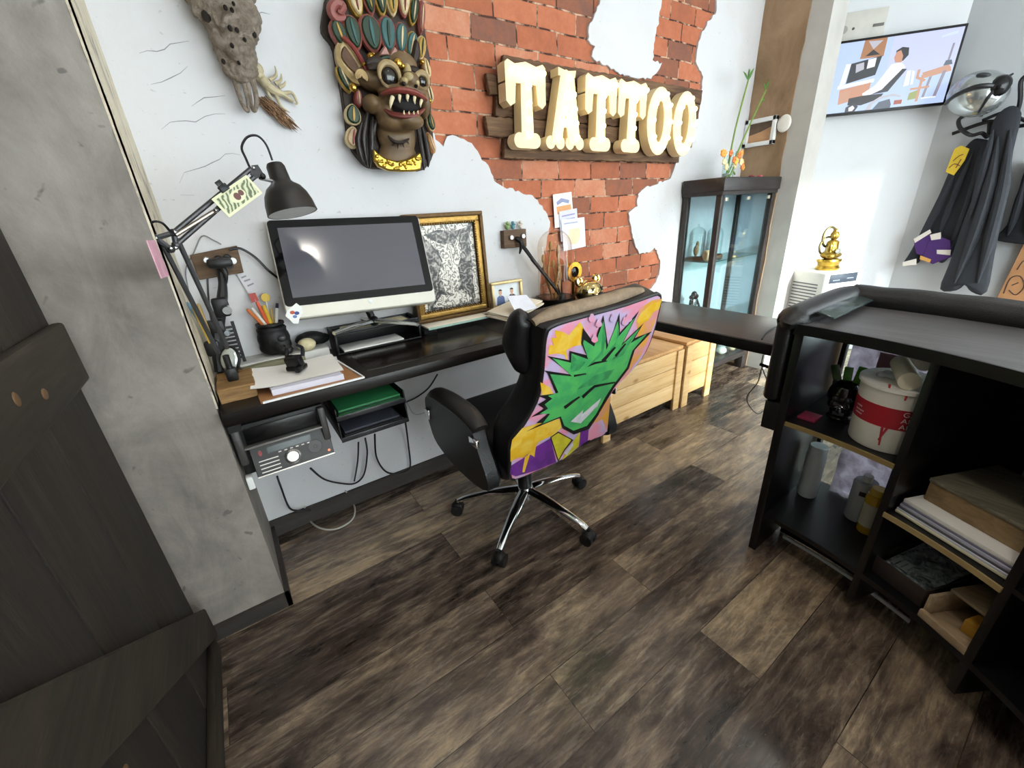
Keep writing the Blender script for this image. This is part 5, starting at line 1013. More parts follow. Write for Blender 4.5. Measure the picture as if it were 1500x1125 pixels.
for s in (-1, 1):
    c_ = V((bc.x+s*.062, 1.56, bz+.128)); obj('ear', B().lathe([(.0, -.008), (.022, -.008), (.027, 0), (.022, .008), (.015, .006), (.012, -.002), (0, -.003)], frame(c_, (1, 0, 0), (0, .2, 1)), 20), GCH, be)
    ec = V((bc.x+s*.03, 1.488, bz+.09)); b = B()
    for a in (45, -45): b.tube([ec+V((.012*cos(R(a)), 0, .012*sin(R(a)))), ec-V((.012*cos(R(a)), 0, .012*sin(R(a))))], [.0035, .0035], 6, 1)
    obj('stitched_eye', b, BLACKM, be)
obj('nose', B().ball((bc.x, 1.465, bz+.068), (.014, .01, .01)), BLACKM, be)
# clipboard, paper pile, big clip
Cb = [at(370, 560, z=.756), at(386, 593, z=.756), at(536, 557, z=.756), at(487, 519, z=.756)]
tag(obj('clipboard', B().prism([(p.x, p.y) for p in (Cb[0], V((-.005, 1.3025, 0)), V((.283, 1.3025, 0)), V((.25, 1.6, 0)))], .0035, MX.Translation(V((0, 0, DZ)))), mat('a8764a', .6, 0, .25, 12)), 'tan clipboard at the front edge of the desk under white papers', 'clipboard')
tag(obj('white_tray_edge', B().prism([(.0, 1.297), (.285, 1.297), (.292, 1.2985), (.26, 1.6), (.253, 1.6), (.287, 1.302), (.0, 1.302)], .006, MX.Translation(V((0, 0, DZ+.0001)))), WHITE), 'white strip edging the tan clipboard', 'strip')
tag(obj('paper_stack', B().prism([(.03, 1.335), (.235, 1.325), (.215, 1.56), (.02, 1.56)], .018, MX.Translation(V((0, 0, DZ+.0037)))), mat('d9d8e6', .8, 0, .05)), 'thick white paper stack on the tan clipboard', 'papers', 'papers on the clipboard')
crl = B(); n = 9; vs = []
for i in range(n):
    for j in range(n):
        u, v = i/(n-1), j/(n-1); x = -.01+u*.255+.01*v; y = 1.355+v*.215; z = DZ+.0225+.010*max(0, .35-u)**2*8+.002*sin(9*u)*sin(7*v)+.002; vs.append((x-.01*(1-v)*(1-u), y+.03*u*(1-v)*0, z))
fs = [[i*n+j, (i+1)*n+j, (i+1)*n+j+1, i*n+j+1] for i in range(n-1) for j in range(n-1)]; crl.add(vs+[(a, b_, c_-.0012) for a, b_, c_ in vs], fs+[[n*n+k for k in f[::-1]] for f in fs]); 
tag(obj('paper_sheet', crl, mat('f1ede8', .8, 0, .03), None, 60, recalc=False), 'curling white top sheet on the clipboard paper stack', 'paper', 'papers on the clipboard')
tag(obj('paper_sheet', B().prism([(.22, 1.60), (.275, 1.605), (.27, 1.575), (.235, 1.57), (.1, 1.6), (.1, 1.632), (.2, 1.63)], .003, MX.Translation(V((0, 0, DZ)))), mat('e9e6ea', .8)), 'white sheet peeking out behind the clipboard stack toward the tray', 'paper')
kc = V((.125, 1.46, DZ+.0285)); KMx = MX.Translation(kc) @ MX.Rotation(R(-35), 4, 'Z')
kl = thing('desk_clip', 'black phone-stand clip standing on the white papers', 'clip', kc)
obj('body', B().box((0, 0, .028), (.05, .03, .05), KMx @ MX.Rotation(R(18), 4, 'X'), .006).box((0, -.004, .01), (.056, .04, .016), KMx, .005), BLACKM, kl)
for s in (-.026, .026): obj('prong', B().tube([KMx @ V((s, .0, .045)), KMx @ V((s, .01, .07)), KMx @ V((s*.8, -.006, .085))], [.007, .006, .004]), BLACKM, kl)
obj('foot', B().box((.02, -.03, .012), (.016, .03, .02), KMx, .004), BLACKM, kl)
tag(obj('egg_stone', B().ball((.19, 1.645, .7505+.036+.024), (.032, .026, .024)), mat('cfc39c', .6, 0, .3, 40)), 'cream egg-shaped stone beside the black head pot', 'stone')
# black head-shaped pen pot
hx_, hy_, hz_ = .095, 1.69, .7865
hp = thing('pen_pot', 'matt black head-shaped pen pot on the pale back board', 'pot', (hx_, hy_, hz_)); b = B()
for (x, y, z, a, b_, c_) in ((0, 0, .06, .054, .05, .052), (.014, -.022, .04, .038, .035, .036), (.024, -.04, .018, .026, .02, .018), (-.01, 0, .03, .045, .045, .03), (0, 0, .095, .05, .046, .02)): b.ball((hx_+x, hy_+y, hz_+z), (a, b_, c_))
remesh(obj('head', b, mat('0e0e10', .55), hp), .005, 3)
obj('rim', B().lathe([(.03, 0), (.046, .002), (.046, .01), (.038, .01), (.034, .002)], rz(0, (hx_, hy_, hz_+.108)), 24), mat('0e0e10', .5), hp)
obj('eye_socket', B().ball((hx_+.02, hy_-.052, hz_+.065), (.014, .008, .012)), mat('3b3d40', .25, .3), hp)
tag(obj('soft_case', B().ball((.215, 1.705, .7875+.028), (.055, .03, .028)).ball((.255, 1.712, .7875+.02), (.03, .02, .02)), mat('0d0d0f', .6)), 'low black soft case between the pen pot and letter tray', 'case')
pens = [(362, 453, 'c9703a', 'orange marker leaning left in the black pen pot', .006), (369, 451, 'e4ded4', 'white pen second from the left in the pot', .005), (376, 442, 'd9603c', 'red-orange pen with pink stripe in the pot', .006), (386, 447, 'dcb440', 'yellow highlighter upright in the pot', .007), (397, 452, 'b59a60', 'short tan pencil in the pot', .004), (406, 444, 'e3e1dd', 'white ballpoint with blue cap at the right of the pot', .0055)]
for i, (px, py, c_, l, r) in enumerate(pens):
    tp = at(px, py, y=1.69+.004*i-.01); bt = V((hx_-.022+.0085*i, hy_+.002*((-1)**i), hz_+.112)); t = thing('pen', l, 'pen', bt, 'pens in the black pot')
    obj('barrel', B().tube([bt, bt+(tp-bt)*.75], [r, r], 8, 1), mat(c_, .4), t); obj('cap', B().tube([bt+(tp-bt)*.75, tp], [r*1.05, r*.8], 8, 1), mat('23264d' if i == 5 else c_, .35), t)
for px, py, c_, l in ((372, 436, 'b03a2e', 'small red flag tab above the pens'), (389, 436, 'd9b52e', 'round yellow tab above the pens')):
    tp = at(px, py, y=1.705); t = thing('marker_flag', l, 'tag', (tp.x, 1.705, hz_+.114), 'tabs above the pens'); bq = V((tp.x*.3+hx_*.7, 1.703, hz_+.115)); obj('stick', B().tube([bq, tp], [.002, .002], 6, 1), WHITE, t); obj('tab', B().prism(ell(tp.x, tp.z, .014, .015, 14) if c_[0] == 'd' else [(tp.x-.01, tp.z-.016), (tp.x+.012, tp.z-.012), (tp.x+.008, tp.z+.016), (tp.x-.013, tp.z+.014)], .004, frame((0, 1.707, 0), (1, 0, 0), (0, 0, 1))), mat(c_, .4), t)
sheet('paper_note', [(347, 402), (361, 398), (379, 425), (366, 434)], .01, 'small grey printed tag stuck on the white wall above the pens', [mat('cfccd0', .8), mat('8b8a90', .8)], [([(353, 406), (360, 403), (361, 405), (354, 408)], 1), ([(357, 411), (366, 408), (367, 410), (358, 413)], 1), ([(362, 418), (371, 414), (372, 416), (363, 420)], 1)], group=None)
pk = B().prism([(p.y, p.z) for p in (at(214, 352, x=-.106), at(226, 352, x=-.106), at(247, 404, x=-.106), at(236, 408, x=-.106))], .002, frame((-.1065, 0, 0), (0, 1, 0), (0, 0, 1)), z0=0); tag(obj('picture_card', pk, mat('d9a3b4', .6, 0, .3, 20)), 'pink picture card stuck on the side of the concrete pillar', 'card')
# wooden block at the pillar
tag(obj('timber_block', B().prism(jag([(-.1, 1.385), (-.005, 1.385), (-.002, 1.56), (-.1, 1.57)], .03, .002, seed=8), .042, MX.Translation(V((0, 0, .7505))), bev=.003), wood('5a4128', '8a683f', 'a8875a', 0, .7, 10, 'rough_timber', bump=.5)), 'rough brown timber block on the desk corner by the pillar', 'block')

# ------------------------------------------------------------------ desk lamp on scissor arms
GM = mat('4a4a4c', .4, .5, .1); SH_ = mat('2b2826', .42, .2, .1)
ld = thing('desk_lamp', 'dark grey spring-arm desk lamp reaching from the pillar over the monitor', 'lamp', (-.06, 1.46, .7925))
lw = lambda px, py, yy: at(px, py, y=yy)
bs = V((-.055, 1.46, .7925)); obj('clamp', B().box(bs+V((0, 0, .02)), (.03, .03, .04), None, .005).cyl(bs+V((0, 0, .04)), bs+V((0, 0, .08)), .009), BLACK, ld)
J1 = bs+V((0, 0, .09)); J2 = lw(252, 358, 1.36); J3 = lw(374, 252, 1.40)
for o in (V((-.018, 0, 0)), V((.014, 0, .012))): obj('lower_arm', B().cyl(J1+o*.8, J2+o, .006, seg=10), GM, ld)
el = B(); E1, E2, E3, E4 = lw(228, 349, 1.355), lw(254, 341, 1.36), lw(258, 359, 1.36), lw(250, 365, 1.36)
el.tube([E1, E2], [.006, .006], 8, 1); el.tube([E2, E3], [.006, .006], 8, 1); el.tube([E1, E4], [.007, .007], 8, 1)
for p in (E1, E2, E3, E4): el.ball(p, .0095)
obj('elbow_plate', el, GM, ld)
for p in (E1, E3, E4, E2): pass
obj('upper_arm', B().cyl(E2, lw(368, 247, 1.395), .006, seg=10), GM, ld); obj('upper_arm', B().cyl(E3, lw(374, 258, 1.395), .006, seg=10), GM, ld)
obj('spring', B().cyl(lw(258, 344, 1.35), lw(316, 308, 1.37), .005, seg=10), mat('a59a8c', .3, .8), ld)
for p in (lw(228, 349, 1.348), lw(256, 340, 1.352), lw(257, 363, 1.352), lw(250, 364, 1.352), lw(316, 308, 1.36), lw(371, 246, 1.39)): obj('screw', B().ball(p, .0055), STEEL, ld)
obj('head_joint', B().prism([(p.x, p.z) for p in (lw(368, 243, 1.4), lw(377, 242, 1.4), lw(386, 256, 1.4), (lw(376, 262, 1.4)), lw(366, 256, 1.4))], .014, frame((0, 1.402, 0), (1, 0, 0), (0, 0, 1))).ball(lw(384, 258, 1.395), .009), BLACK, ld)
obj('head_rod', B().cyl(lw(380, 261, 1.395), lw(402, 266, 1.41), .0045, seg=8), CHROME, ld)
top = lw(402, 240, 1.43); bot = lw(418, 313, 1.405); ax = (bot-top); HL = ax.length; HM_ = frame(top, (1, 0, .1), ax.cross(V((1, 0, .1)))); zax = HM_.col[2].to_3d()
if zax.dot(ax) < 0: HM_ = HM_ @ MX.Rotation(pi, 4, 'X')
prof = [(.0, -.002), (.02, .0), (.024, .008), (.026, .045), (.03, .052), (.046, .064), (.057, .082), (.064, .105), (.067, HL-.003), (.0675, HL), (.064, HL), (.06, .1), (.046, .078), (.02, .06), (0, .06)]
obj('lamp_shade', B().lathe(prof, HM_, 32), SH_, ld)
obj('shade_lining', B().lathe([(.0645, HL-.0005), (.0605, .101), (.047, .081), (.02, .063), (0, .063)], HM_, 32), mat('d5d5d2', .4), ld, label='white inner lining of the shade')
obj('light_bulb', B().ballM(HM_, (0, 0, .085), .022), mat('efeee8', .3), ld)
obj('cord', B().tube([lw(368, 250, 1.405), lw(360, 232, 1.41), lw(354, 216, 1.41), lw(362, 201, 1.41), lw(377, 199, 1.41), lw(390, 212, 1.415), lw(399, 235, 1.42)], .003, 6, 5), BLACK, ld)
obj('cord', B().tube([lw(250, 340, 1.36), lw(238, 327, 1.35), lw(224, 325, 1.345), lw(215, 335, 1.345), lw(220, 348, 1.35)], .003, 6, 5), BLACK, ld)
bn_ = NT('banknote'); wv = bn_.n('ShaderNodeTexWave', i_Scale=30.0, i_Distortion=9.0, i_Detail=3.0); bn_.l(bn_.pos(), wv.inputs['Vector']); bn_.base(bn_.ramp(wv.outputs['Fac'], [(.2, '5f6b50'), (.5, '98a184'), (.8, 'c9c9a8')])); bn_.p.inputs['Roughness'].default_value = .7
nq = [lw(310, 291, 1.352), lw(361, 257, 1.38), lw(383, 283, 1.38), lw(335, 320, 1.352)]; ncn = (nq[0]+nq[1]+nq[2]+nq[3])/4; NM = frame(ncn-V((0, .012, 0)), (nq[1]-nq[0])+(nq[2]-nq[3]), (nq[0]-nq[3])+(nq[1]-nq[2]))
nw, nh = ((nq[1]-nq[0]).length+(nq[2]-nq[3]).length)/4, ((nq[0]-nq[3]).length+(nq[1]-nq[2]).length)/4
nt_ = B().prism([(-nw, -nh), (nw, -nh), (nw, nh), (-nw, nh)], .0008, NM).flat([(-nw+.006, -nh+.006), (nw-.006, -nh+.006), (nw-.006, nh-.006), (-nw+.006, nh-.006)], NM, .001, 1).flat(ell(0, 0, nw*.4, nh*.55, 18), NM, .0012, 0).flat(ell(-.002, 0, nw*.15, nh*.36, 12), NM, .0014, 2).flat(ell(.012, .002, nw*.12, nh*.28, 12), NM, .0014, 2)
tag(obj('banknote', nt_, [mat('d9d8b4', .7), bn_.m, mat('6d4a44', .7)], None, 0, recalc=False), 'greenish banknote clipped to the upper arm of the desk lamp', 'banknote')
bc_ = NM @ V((-nw*.25, nh+.004, .003)); tag(obj('binder_clip', B().box((0, 0, 0), (.022, .016, .012), frame(bc_, NM.col[0].to_3d(), NM.col[1].to_3d()), .002).box((0, .012, 0), (.016, .014, .003), frame(bc_, NM.col[0].to_3d(), NM.col[1].to_3d()), .001), BLACKM), 'small black binder clip holding the banknote', 'clip')

# ------------------------------------------------------------------ black holder stand with tools and cables at the pillar corner
st = thing('tool_stand', 'black upright stand of clamps and cables at the desk corner by the pillar', 'stand', (-.02, 1.60, .7505)); lq = lambda px, py, yy=1.62: at(px, py, y=yy)
obj('column', B().tube([lq(322, 392, 1.70), lq(326, 415, 1.68), lq(325, 440, 1.66), lq(318, 490, 1.62), lq(322, 545, 1.58)], [.011, .012, .016, .02, .014], 10, 5), BLACK, st)
obj('clamp_block', B().box(lq(324, 450), (.045, .035, .06), None, .008).box(lq(316, 480), (.05, .035, .05), None, .008).box(lq(312, 510, 1.60), (.04, .03, .05), None, .008), BLACK, st)
obj('hook', B().tube([lq(322, 388, 1.69), lq(330, 400, 1.68), lq(332, 416, 1.68)], [.012, .008, .002]), BLACK, st)
obj('knob', B().cyl(lq(331, 452, 1.60), lq(333, 455, 1.58), .013).cyl(lq(329, 487, 1.6), lq(333, 488, 1.58), .009), STEEL, st)
obj('base_plate', B().prism([(-.075, 1.575), (-.0, 1.575), (.0, 1.63), (-.075, 1.63)], .006, MX.Translation(V((0, 0, .7505)))).tube([(-.04, 1.6, .756), lq(316, 500, 1.61)], [.02, .012], 10, 1), BLACK, st)
cmb = B(); c0 = lq(338, 500, 1.66); 
for k in range(9): cmb.box((c0.x+.0, 1.68, .7925+.012+k*.0135), (.05-.002*k, .02, .005))
cmb.bx(c0.x-.03, c0.x-.022, 1.672, 1.688, .787, .93).bx(c0.x+.016, c0.x+.026, 1.672, 1.688, .787, .93)
tag(obj('comb_rack', cmb, BLACK), 'black slotted rack standing between the tool stand and the pen pot', 'rack')
bz0 = lq(318, 528, 1.50); bz0.z = .7945
mg = thing('lens_ball', 'clear bowl-shaped lens with bright rim on the timber block', 'lens', (-.045, 1.53, .793)); LM = frame((-.05, 1.535, .838), (.8, -.6, 0), (.2, .3, .9))
obj('lens', B().ballM(LM, (0, 0, 0), (.03, .04, .014)), mat('d9e2e0', .05, .6, 0), mg); obj('rim', B().tube([LM @ V((.03*cos(R(a)), .04*sin(R(a)), 0)) for a in range(0, 360, 24)], .005, 8, 2, closed=True), BLACK, mg); obj('foot', B().cyl((-.05, 1.535, .793), (-.05, 1.535, .81), .012), BLACK, mg)
for i, (a, b_, c_, r, l) in enumerate((((274, 444), (292, 470), '6f8fa0', .005, 'pale blue tool handle leaning left beside the pillar'), ((290, 446), (304, 482), 'b0965f', .005, 'tan brush handle leaning beside the tool stand'), ((283, 452), (300, 488), 'c9a23c', .003, 'thin yellow pencil leaning between blue and tan handles'))):
    p, q = at(*a, y=1.53), at(*b_, y=1.57); d_ = q-p; e = V((q.x+.0, q.y+.0, .80)); t_ = obj(('craft_tool', 'paint_brush', 'pencil')[i], B().tube([p, q, q+d_*.6], [r, r, r*.7], 8, 2), mat(c_, .5)); tag(t_, l, 'tool', 'tools at the pillar')
cw = lambda px, py, o: at(px, py, y=WY-o)
tag(obj('cable', B().tube([cw(336, 366, .03), cw(352, 364, .03), cw(374, 377, .03), cw(393, 396, .03), cw(412, 411, .02), cw(428, 425, .05)], .004, 6, 5), BLACK), 'black cable from the left socket block to the monitor', 'cable', 'desk cables')
tag(obj('cable', B().tube([cw(276, 425, .012), cw(272, 395, .012), cw(284, 370, .012), cw(296, 346, .012), cw(313, 352, .012), cw(324, 358, .012)], .002, 6, 5), mat('7d7d80', .5)), 'thin grey wire looping above the left socket block', 'cable', 'desk cables')
tag(obj('cable', B().tube([cw(304, 408, .012), cw(305, 430, .012), cw(307, 455, .02), cw(310, 470, .03)], .003, 6, 5), mat('3a3a3d', .5)), 'dark wire hanging straight down from the left socket block', 'cable', 'desk cables')

# ------------------------------------------------------------------ under the desk
sy = 1.36
su = thing('stereo', 'black compact stereo with round dials hung under the desk', 'stereo', (.03, 1.45, .5)); SMt = mat('2c2a29', .4, .2, .1)
sx0, sx1 = -.104, .16
obj('body', B().bx(sx0, sx1, sy+.03, 1.62, .50, .668, .005), mat('121213', .5), su)
obj('top_bay', B().bx(sx0+.03, sx1-.025, sy+.024, sy+.03, .602, .655, .001), mat('070708', .25), su); obj('bay_lip', B().bx(sx0+.02, sx1-.02, sy+.005, sy+.03, .594, .6, .001), mat('8d8a86', .35, .5), su)
for x in (sx0, sx1-.022): obj('pillar_trim', B().bx(x, x+.022, sy+.004, sy+.03, .545, .665, .006), mat('4d4b4a', .4, .3), su)
FMx = frame((0, sy+.028, .59), (1, 0, 0), (0, .55, 1)); FMx = frame((0, sy-.012, .497), (1, 0, 0), (0, .42, 1))
obj('fascia', B().prism([(sx0+.03, 0), (sx1-.004, 0), (sx1-.004, .1), (sx0+.03, .1)], .012, FMx, z0=-.012, bev=.002), SMt, su)
obj('display', B().prism([(sx0+.075, .068), (sx1-.06, .068), (sx1-.06, .088), (sx0+.075, .088)], .001, FMx), mat('1c2b2a', .15), su); obj('dial', B().lathe([(.024, 0), (.024, .006), (.019, .008), (.017, .004), (0, .004)], FMx @ MX.Translation(V((.035, .035, 0))), 24), mat('8f8b88', .25, .8), su)
obj('dial', B().lathe([(.022, 0), (.021, .003), (.006, .003), (.005, .001), (0, .001)], FMx @ MX.Translation(V((.105, .045, 0))), 24), mat('3d3b3b', .4, .2), su)
b = B()
for k in range(4): b.bx(sx0+.045, sx0+.10, .012+k*.012, .015+k*.012, 0, .002, 0, FMx)
for k in range(6): b.bx(.0+k*.017, .008+k*.017, .061, .064, 0, .002, 0, FMx)
b.bx(sx0+.03, sx1-.004, .001, .005, 0, .003, 0, FMx); obj('trim_lines', b, mat('a7a29a', .3, .7), su)
obj('power_light', B().prism(ell(sx1-.018, .018, .004, .004), .002, FMx), emis('ff7a3a', 1.5), su); obj('red_button', B().prism(ell(sx0+.055, .075, .005, .009), .002, FMx), mat('8a2530', .4), su)
tag(obj('white_bracket', B().bx(-.107, -.088, 1.37, 1.40, .455, .4995, .004), WHITE), 'small white bracket below the left end of the stereo', 'bracket')
for i, (z, l) in enumerate(((.615, 'upper black paper tray with green folders hanging under the desk'), (.535, 'lower black paper tray hanging under the desk'))):
    t = thing('paper_tray', l, 'tray', (.30, 1.47, z), 'trays under the desk'); x0, x1, y0 = .185, .425, 1.34+.0*i
    obj('tray_floor', B().bx(x0, x1, y0, 1.62, z, z+.006, .002), mat('151516', .3), t); obj('side', B().bx(x0, x0+.005, y0, 1.62, z+.006, .655 if i == 0 else .606, .001), BLACK, t); obj('side', B().bx(x1-.005, x1, y0, 1.62, z+.006, .655 if i == 0 else .606, .001), BLACK, t)
    obj('front_rim', B().bx(x0, x1, y0-.004, y0, z-.004, z+.014, .002), mat('2b2b2e', .25), t)
for i, (x0, x1, y0, z, c_, l) in enumerate(((.195, .415, 1.345, .6215, '2f6a42', 'green folder at the bottom of the upper hanging tray'), (.20, .41, 1.36, .6290, '24262b', 'black folder lying on the green one in the upper tray'), (.198, .412, 1.35, .6365, '2d7a48', 'bright green folder on top of the upper hanging tray'), (.2, .41, 1.35, .5415, '1f1f22', 'black notebook in the lower hanging tray'), (.205, .40, 1.36, .5510, '3a3d48', 'blue-grey folder on the notebook in the lower tray'))): tag(obj('folder', B().bx(x0, x1, y0, 1.6, z, z+.007, .001), mat(c_, .5)), l, 'folder', 'folders in the hanging trays')
uc = lambda px, py, o=.03: at(px, py, y=WY-o) if o else at(px, py, z=.005)
for i, (pts, c_, r, l) in enumerate((([(406, 698, .2), (411, 712, .12), (424, 744, .04), (440, 748, .03), (455, 748, .02)], '232326', .004, 'black cable dropping from the stereo to the white wire'), ([(446, 742, .02), (449, 752, 0), (455, 764, 0), (470, 774, 0), (492, 775, 0), (514, 763, 0), (520, 748, 0), (515, 732, 0), (506, 719, .02)], 'b9b4ac', .004, 'white wire looping on the floor below the stereo'), ([(455, 686, .2), (475, 702, .1), (500, 708, .04), (520, 708, .03), (533, 695, .03), (538, 665, .06), (535, 642, .15)], '232326', .004, 'black cable sagging from the stereo to the trays'), ([(525, 648, .15), (524, 675, .05), (519, 705, .03)], '2b2b2e', .0035, 'short black cable hanging from the left of the trays'), ([(549, 636, .15), (551, 668, .06), (562, 688, .03), (575, 694, .03), (592, 692, .03), (601, 683, .03), (598, 650, .05), (593, 612, .15)], '1d1d20', .004, 'black cable hanging in a U below the paper trays'), ([(592, 590, .1), (610, 582, .04), (628, 568, .03), (641, 548, .02)], '1d1d20', .004, 'black cable rising behind the trays to the desk underside'), ([(594, 585, .1), (606, 606, .04), (622, 604, .03), (632, 590, .03), (630, 572, .03)], '8f9498', .0015, 'hair-thin grey wire loop right of the trays'))):
    tag(obj('cable', B().tube([uc(*p) for p in pts], r, 6, 5), mat(c_, .5)), l, 'cable', 'cables under the desk')
# ------------------------------------------------------------------ things in the reception counter
S1, S0, S2_ = .5462, .1692, .3992
def onshelf(r, a, z): p = arc(r, a, z); return p
# white bucket with red band
pb_ = onshelf(1.15, -11.5, S1); bk = thing('bucket', 'white plastic bucket with red band and lettering on the counter shelf', 'bucket', pb_); BM_ = MX.Translation(pb_); br0, br1, bh_ = .084, .092, .19
obj('tub', B().lathe([(br0, 0), (br0+.002, .004), (br1, bh_), (br1-.004, bh_), (br0-.003, .006), (0, .006)], BM_, 40), mat('e3e0d6', .4, var=.05), bk)
rb = lambda h: br0+.002+(br1-br0-.002)*h/bh_
obj('red_band', B().lathe([(rb(.075)+.0006, .075), (rb(.135)+.0006, .135)], BM_, 40), mat('a3202c', .4, var=.08), bk, recalc=False)
obj('rim', B().lathe([(br1+.001, bh_-.012), (br1+.005, bh_-.01), (br1+.005, bh_), (br1-.003, bh_+.001)], BM_, 40), mat('efece4', .35), bk)
vd = math.degrees(math.atan2(CAMP.y-pb_.y, CAMP.x-pb_.x))
def curved_text(txt, ang, h, size, m, name):
    cu_ = bpy.data.curves.new('t', 'FONT'); cu_.body = txt; cu_.size = size; cu_.extrude = .0; ob = bpy.data.objects.new('t', cu_); COL.objects.link(ob)
    dg = bpy.context.evaluated_depsgraph_get(); me = ob.evaluated_get(dg).to_mesh(); b = B(); vs = []
    for v in me.vertices:
        z = h+v.co.y; r = rb(z)+.0014; a = R(vd+ang)+v.co.x/r; vs.append(pb_+V((r*cos(a), r*sin(a), z)))
    b.add(vs, [list(p.vertices) for p in me.polygons]); ob.evaluated_get(dg).to_mesh_clear(); bpy.data.objects.remove(ob); return obj(name, b, m, bk, 0)
WT = mat('e8dcdc', .5)
for k, s_ in enumerate(('GA', 'AL', 'AL')): curved_text(s_, 12, .117-.0185*k, .02, WT, 'lettering')
sm = B()
for k, (L_, h) in enumerate(((.02, .11), (.028, .098), (.024, .088))):
    for j in range(int(L_/.004)):
        a = R(vd-62)+j*.0045/.09; r = rb(h)+.0012; p = pb_+V((r*cos(a), r*sin(a), h)); T_ = V((-sin(a), cos(a), 0)); sm.add([p, p+T_*.003, p+T_*.003+V((0, 0, .004)), p+V((0, 0, .004))], [[0, 1, 2, 3]])
obj('small_print', sm, WT, bk, 0)
dr = B()
for (a, h0, h1, da) in ((-8, .075, .02, 3), (-2, .075, .035, -6), (8, .19, .165, 0), (-16, .2, .188, 1)):
    q0, q1 = R(vd+a), R(vd+a+da); dr.tube([pb_+V(((rb(h0)+.001)*cos(q0), (rb(h0)+.001)*sin(q0), h0)), pb_+V(((rb(h1)+.001)*cos(q1), (rb(h1)+.001)*sin(q1), h1))], [.003, .002], 6, 2)
obj('red_drip', dr, mat('b02a35', .4), bk)
# cling film rolls and tubes across its top
RZ = S1+bh_+.0015
def tube_roll(c0, c1, ro, ri, m, label, core):
    c0, c1 = V(c0), V(c1); L_ = (c1-c0).length; A = (c1-c0).normalized(); X = A.orthogonal(); Mx = frame(c0, X, A.cross(X)); t = thing('paper_roll', label, 'roll', (c0+c1)/2, 'rolls on the bucket')
    obj('roll', B().lathe([(ri, 0), (ro, 0), (ro, L_), (ri, L_), (ri, 0)], Mx, 28), m, t); obj('core', B().lathe([(ri-.0004, .001), (ri-.0004, L_-.001)], Mx, 24), core, t, recalc=False)
dirc = V((CAMP.x-pb_.x, CAMP.y-pb_.y, 0)).normalized(); sid = V((-dirc.y, dirc.x, 0))
def atr(px, py, r):
    d = ray(px, py); ox, oy = CAMP.x-KC.x, CAMP.y-KC.y; a, b, c = d.x**2+d.y**2, 2*(ox*d.x+oy*d.y), ox*ox+oy*oy-r*r
    return CAMP+d*((-b+math.sqrt(b*b-4*a*c))/(2*a))
n0 = atr(1330, 566, 1.075); n0.z = max(n0.z, pb_.z+bh_+.0255); away = V((n0.x-CAMP.x, n0.y-CAMP.y, 0)).normalized(); n1 = n0+away*.15-sid*.03
tube_roll(n0+V((0, 0, .0)), n1, .0235, .0165, mat('ddd6bf', .5, 0, .08), 'cream paper roll with open end lying on the bucket top', mat('8d8266', .8))
n2 = atr(1352, 542, 1.11); n2.z = n0.z+.0445; tube_roll(n2, n2+away*.12-sid*.03, .02, .015, mat('e2ded4', .5, 0, .1), 'white roll stacked on the cream paper roll', mat('6f6a60', .6))
b = B()
for k in range(7): b.ball(pb_+V((0, 0, bh_+.008))-sid*(.05-.012*k)+dirc*.01*((-1)**k), (.016, .012, .009), MX.Rotation(k, 4, 'Z'))
tag(remesh(obj('plastic_wrap', b, mat('c9d2d6', .12, 0, .1, alpha=.75)), .005, 1), 'crumpled clear plastic wrap on the bucket top', 'plastic wrap')
# black head holder with green glass tubes, card
ph_ = onshelf(1.185, -4.6, S1); hh = thing('head_holder', 'glossy black skull-shaped holder beside the white bucket', 'holder', ph_); b = B(); GB2 = mat('0b0b0d', .15, 0, .05, coat=.5)
for (x, y, z, a, b_, c_) in ((0, 0, .085, .045, .045, .05), (0, 0, .03, .03, .03, .03), (0, 0, .008, .036, .036, .01)): b.ball(ph_+V((x, y, z)), (a, b_, c_))
for s in (-1, 1): b.ball(ph_+dirc*.03+sid*.02*s+V((0, 0, .06)), (.016, .016, .016))
b.ball(ph_+dirc*.035+V((0, 0, .04)), (.02, .02, .022)); remesh(obj('skull', b, GB2, hh), .004, 2)
for s in (-1, 1): obj('eye_hollow', B().ball(ph_+dirc*.044+sid*.016*s+V((0, 0, .082)), (.01, .01, .01)), mat('26282b', .2), hh)
obj('teeth', B().box((0, 0, 0), (.008, .03, .012), frame(ph_+dirc*.05+V((0, 0, .036)), dirc, sid), .003), mat('33363a', .25), hh)
for i, (o, h, c_, l) in enumerate(((-.02, .055, '4f9a2e', 'leftmost green glossy packet standing in the black skull holder'), (.004, .048, '3f8a2a', 'middle green glossy packet standing in the black skull holder'), (.028, .05, '2b4a2a', 'dark green patterned packet leaning right in the skull holder'))):
    p = ph_+sid*-o+V((0, 0, .128)); tag(obj('packet', B().box((0, 0, h/2), (.022, .008, h), frame(p, sid*-1, V((0, 0, 1)).cross(sid*-1)) @ MX.Rotation(R((-6, 4, 18)[i]), 4, 'Y'), .002), mat(c_, .12, 0, .4, 60)), l, 'packet', 'green packets in the skull holder')
p = onshelf(1.12, -1.9, S1); tag(obj('card', B().box((p.x, p.y, S1+.004), (.06, .05, .008), None, .001), mat('8f2f4a', .4, 0, .2, 30)), 'small crimson card box on the counter shelf by the skull holder', 'card')
pk_ = arc(1.38, -6.0, .70); tag(obj('pink_note', B().box((0, 0, 0), (.003, .075, .06), MX.Translation(pk_) @ MX.Rotation(R(-6.2), 4, 'Z')), mat('d9a8b4', .7)), 'pink square note stuck on the glass panel above the holder', 'note')
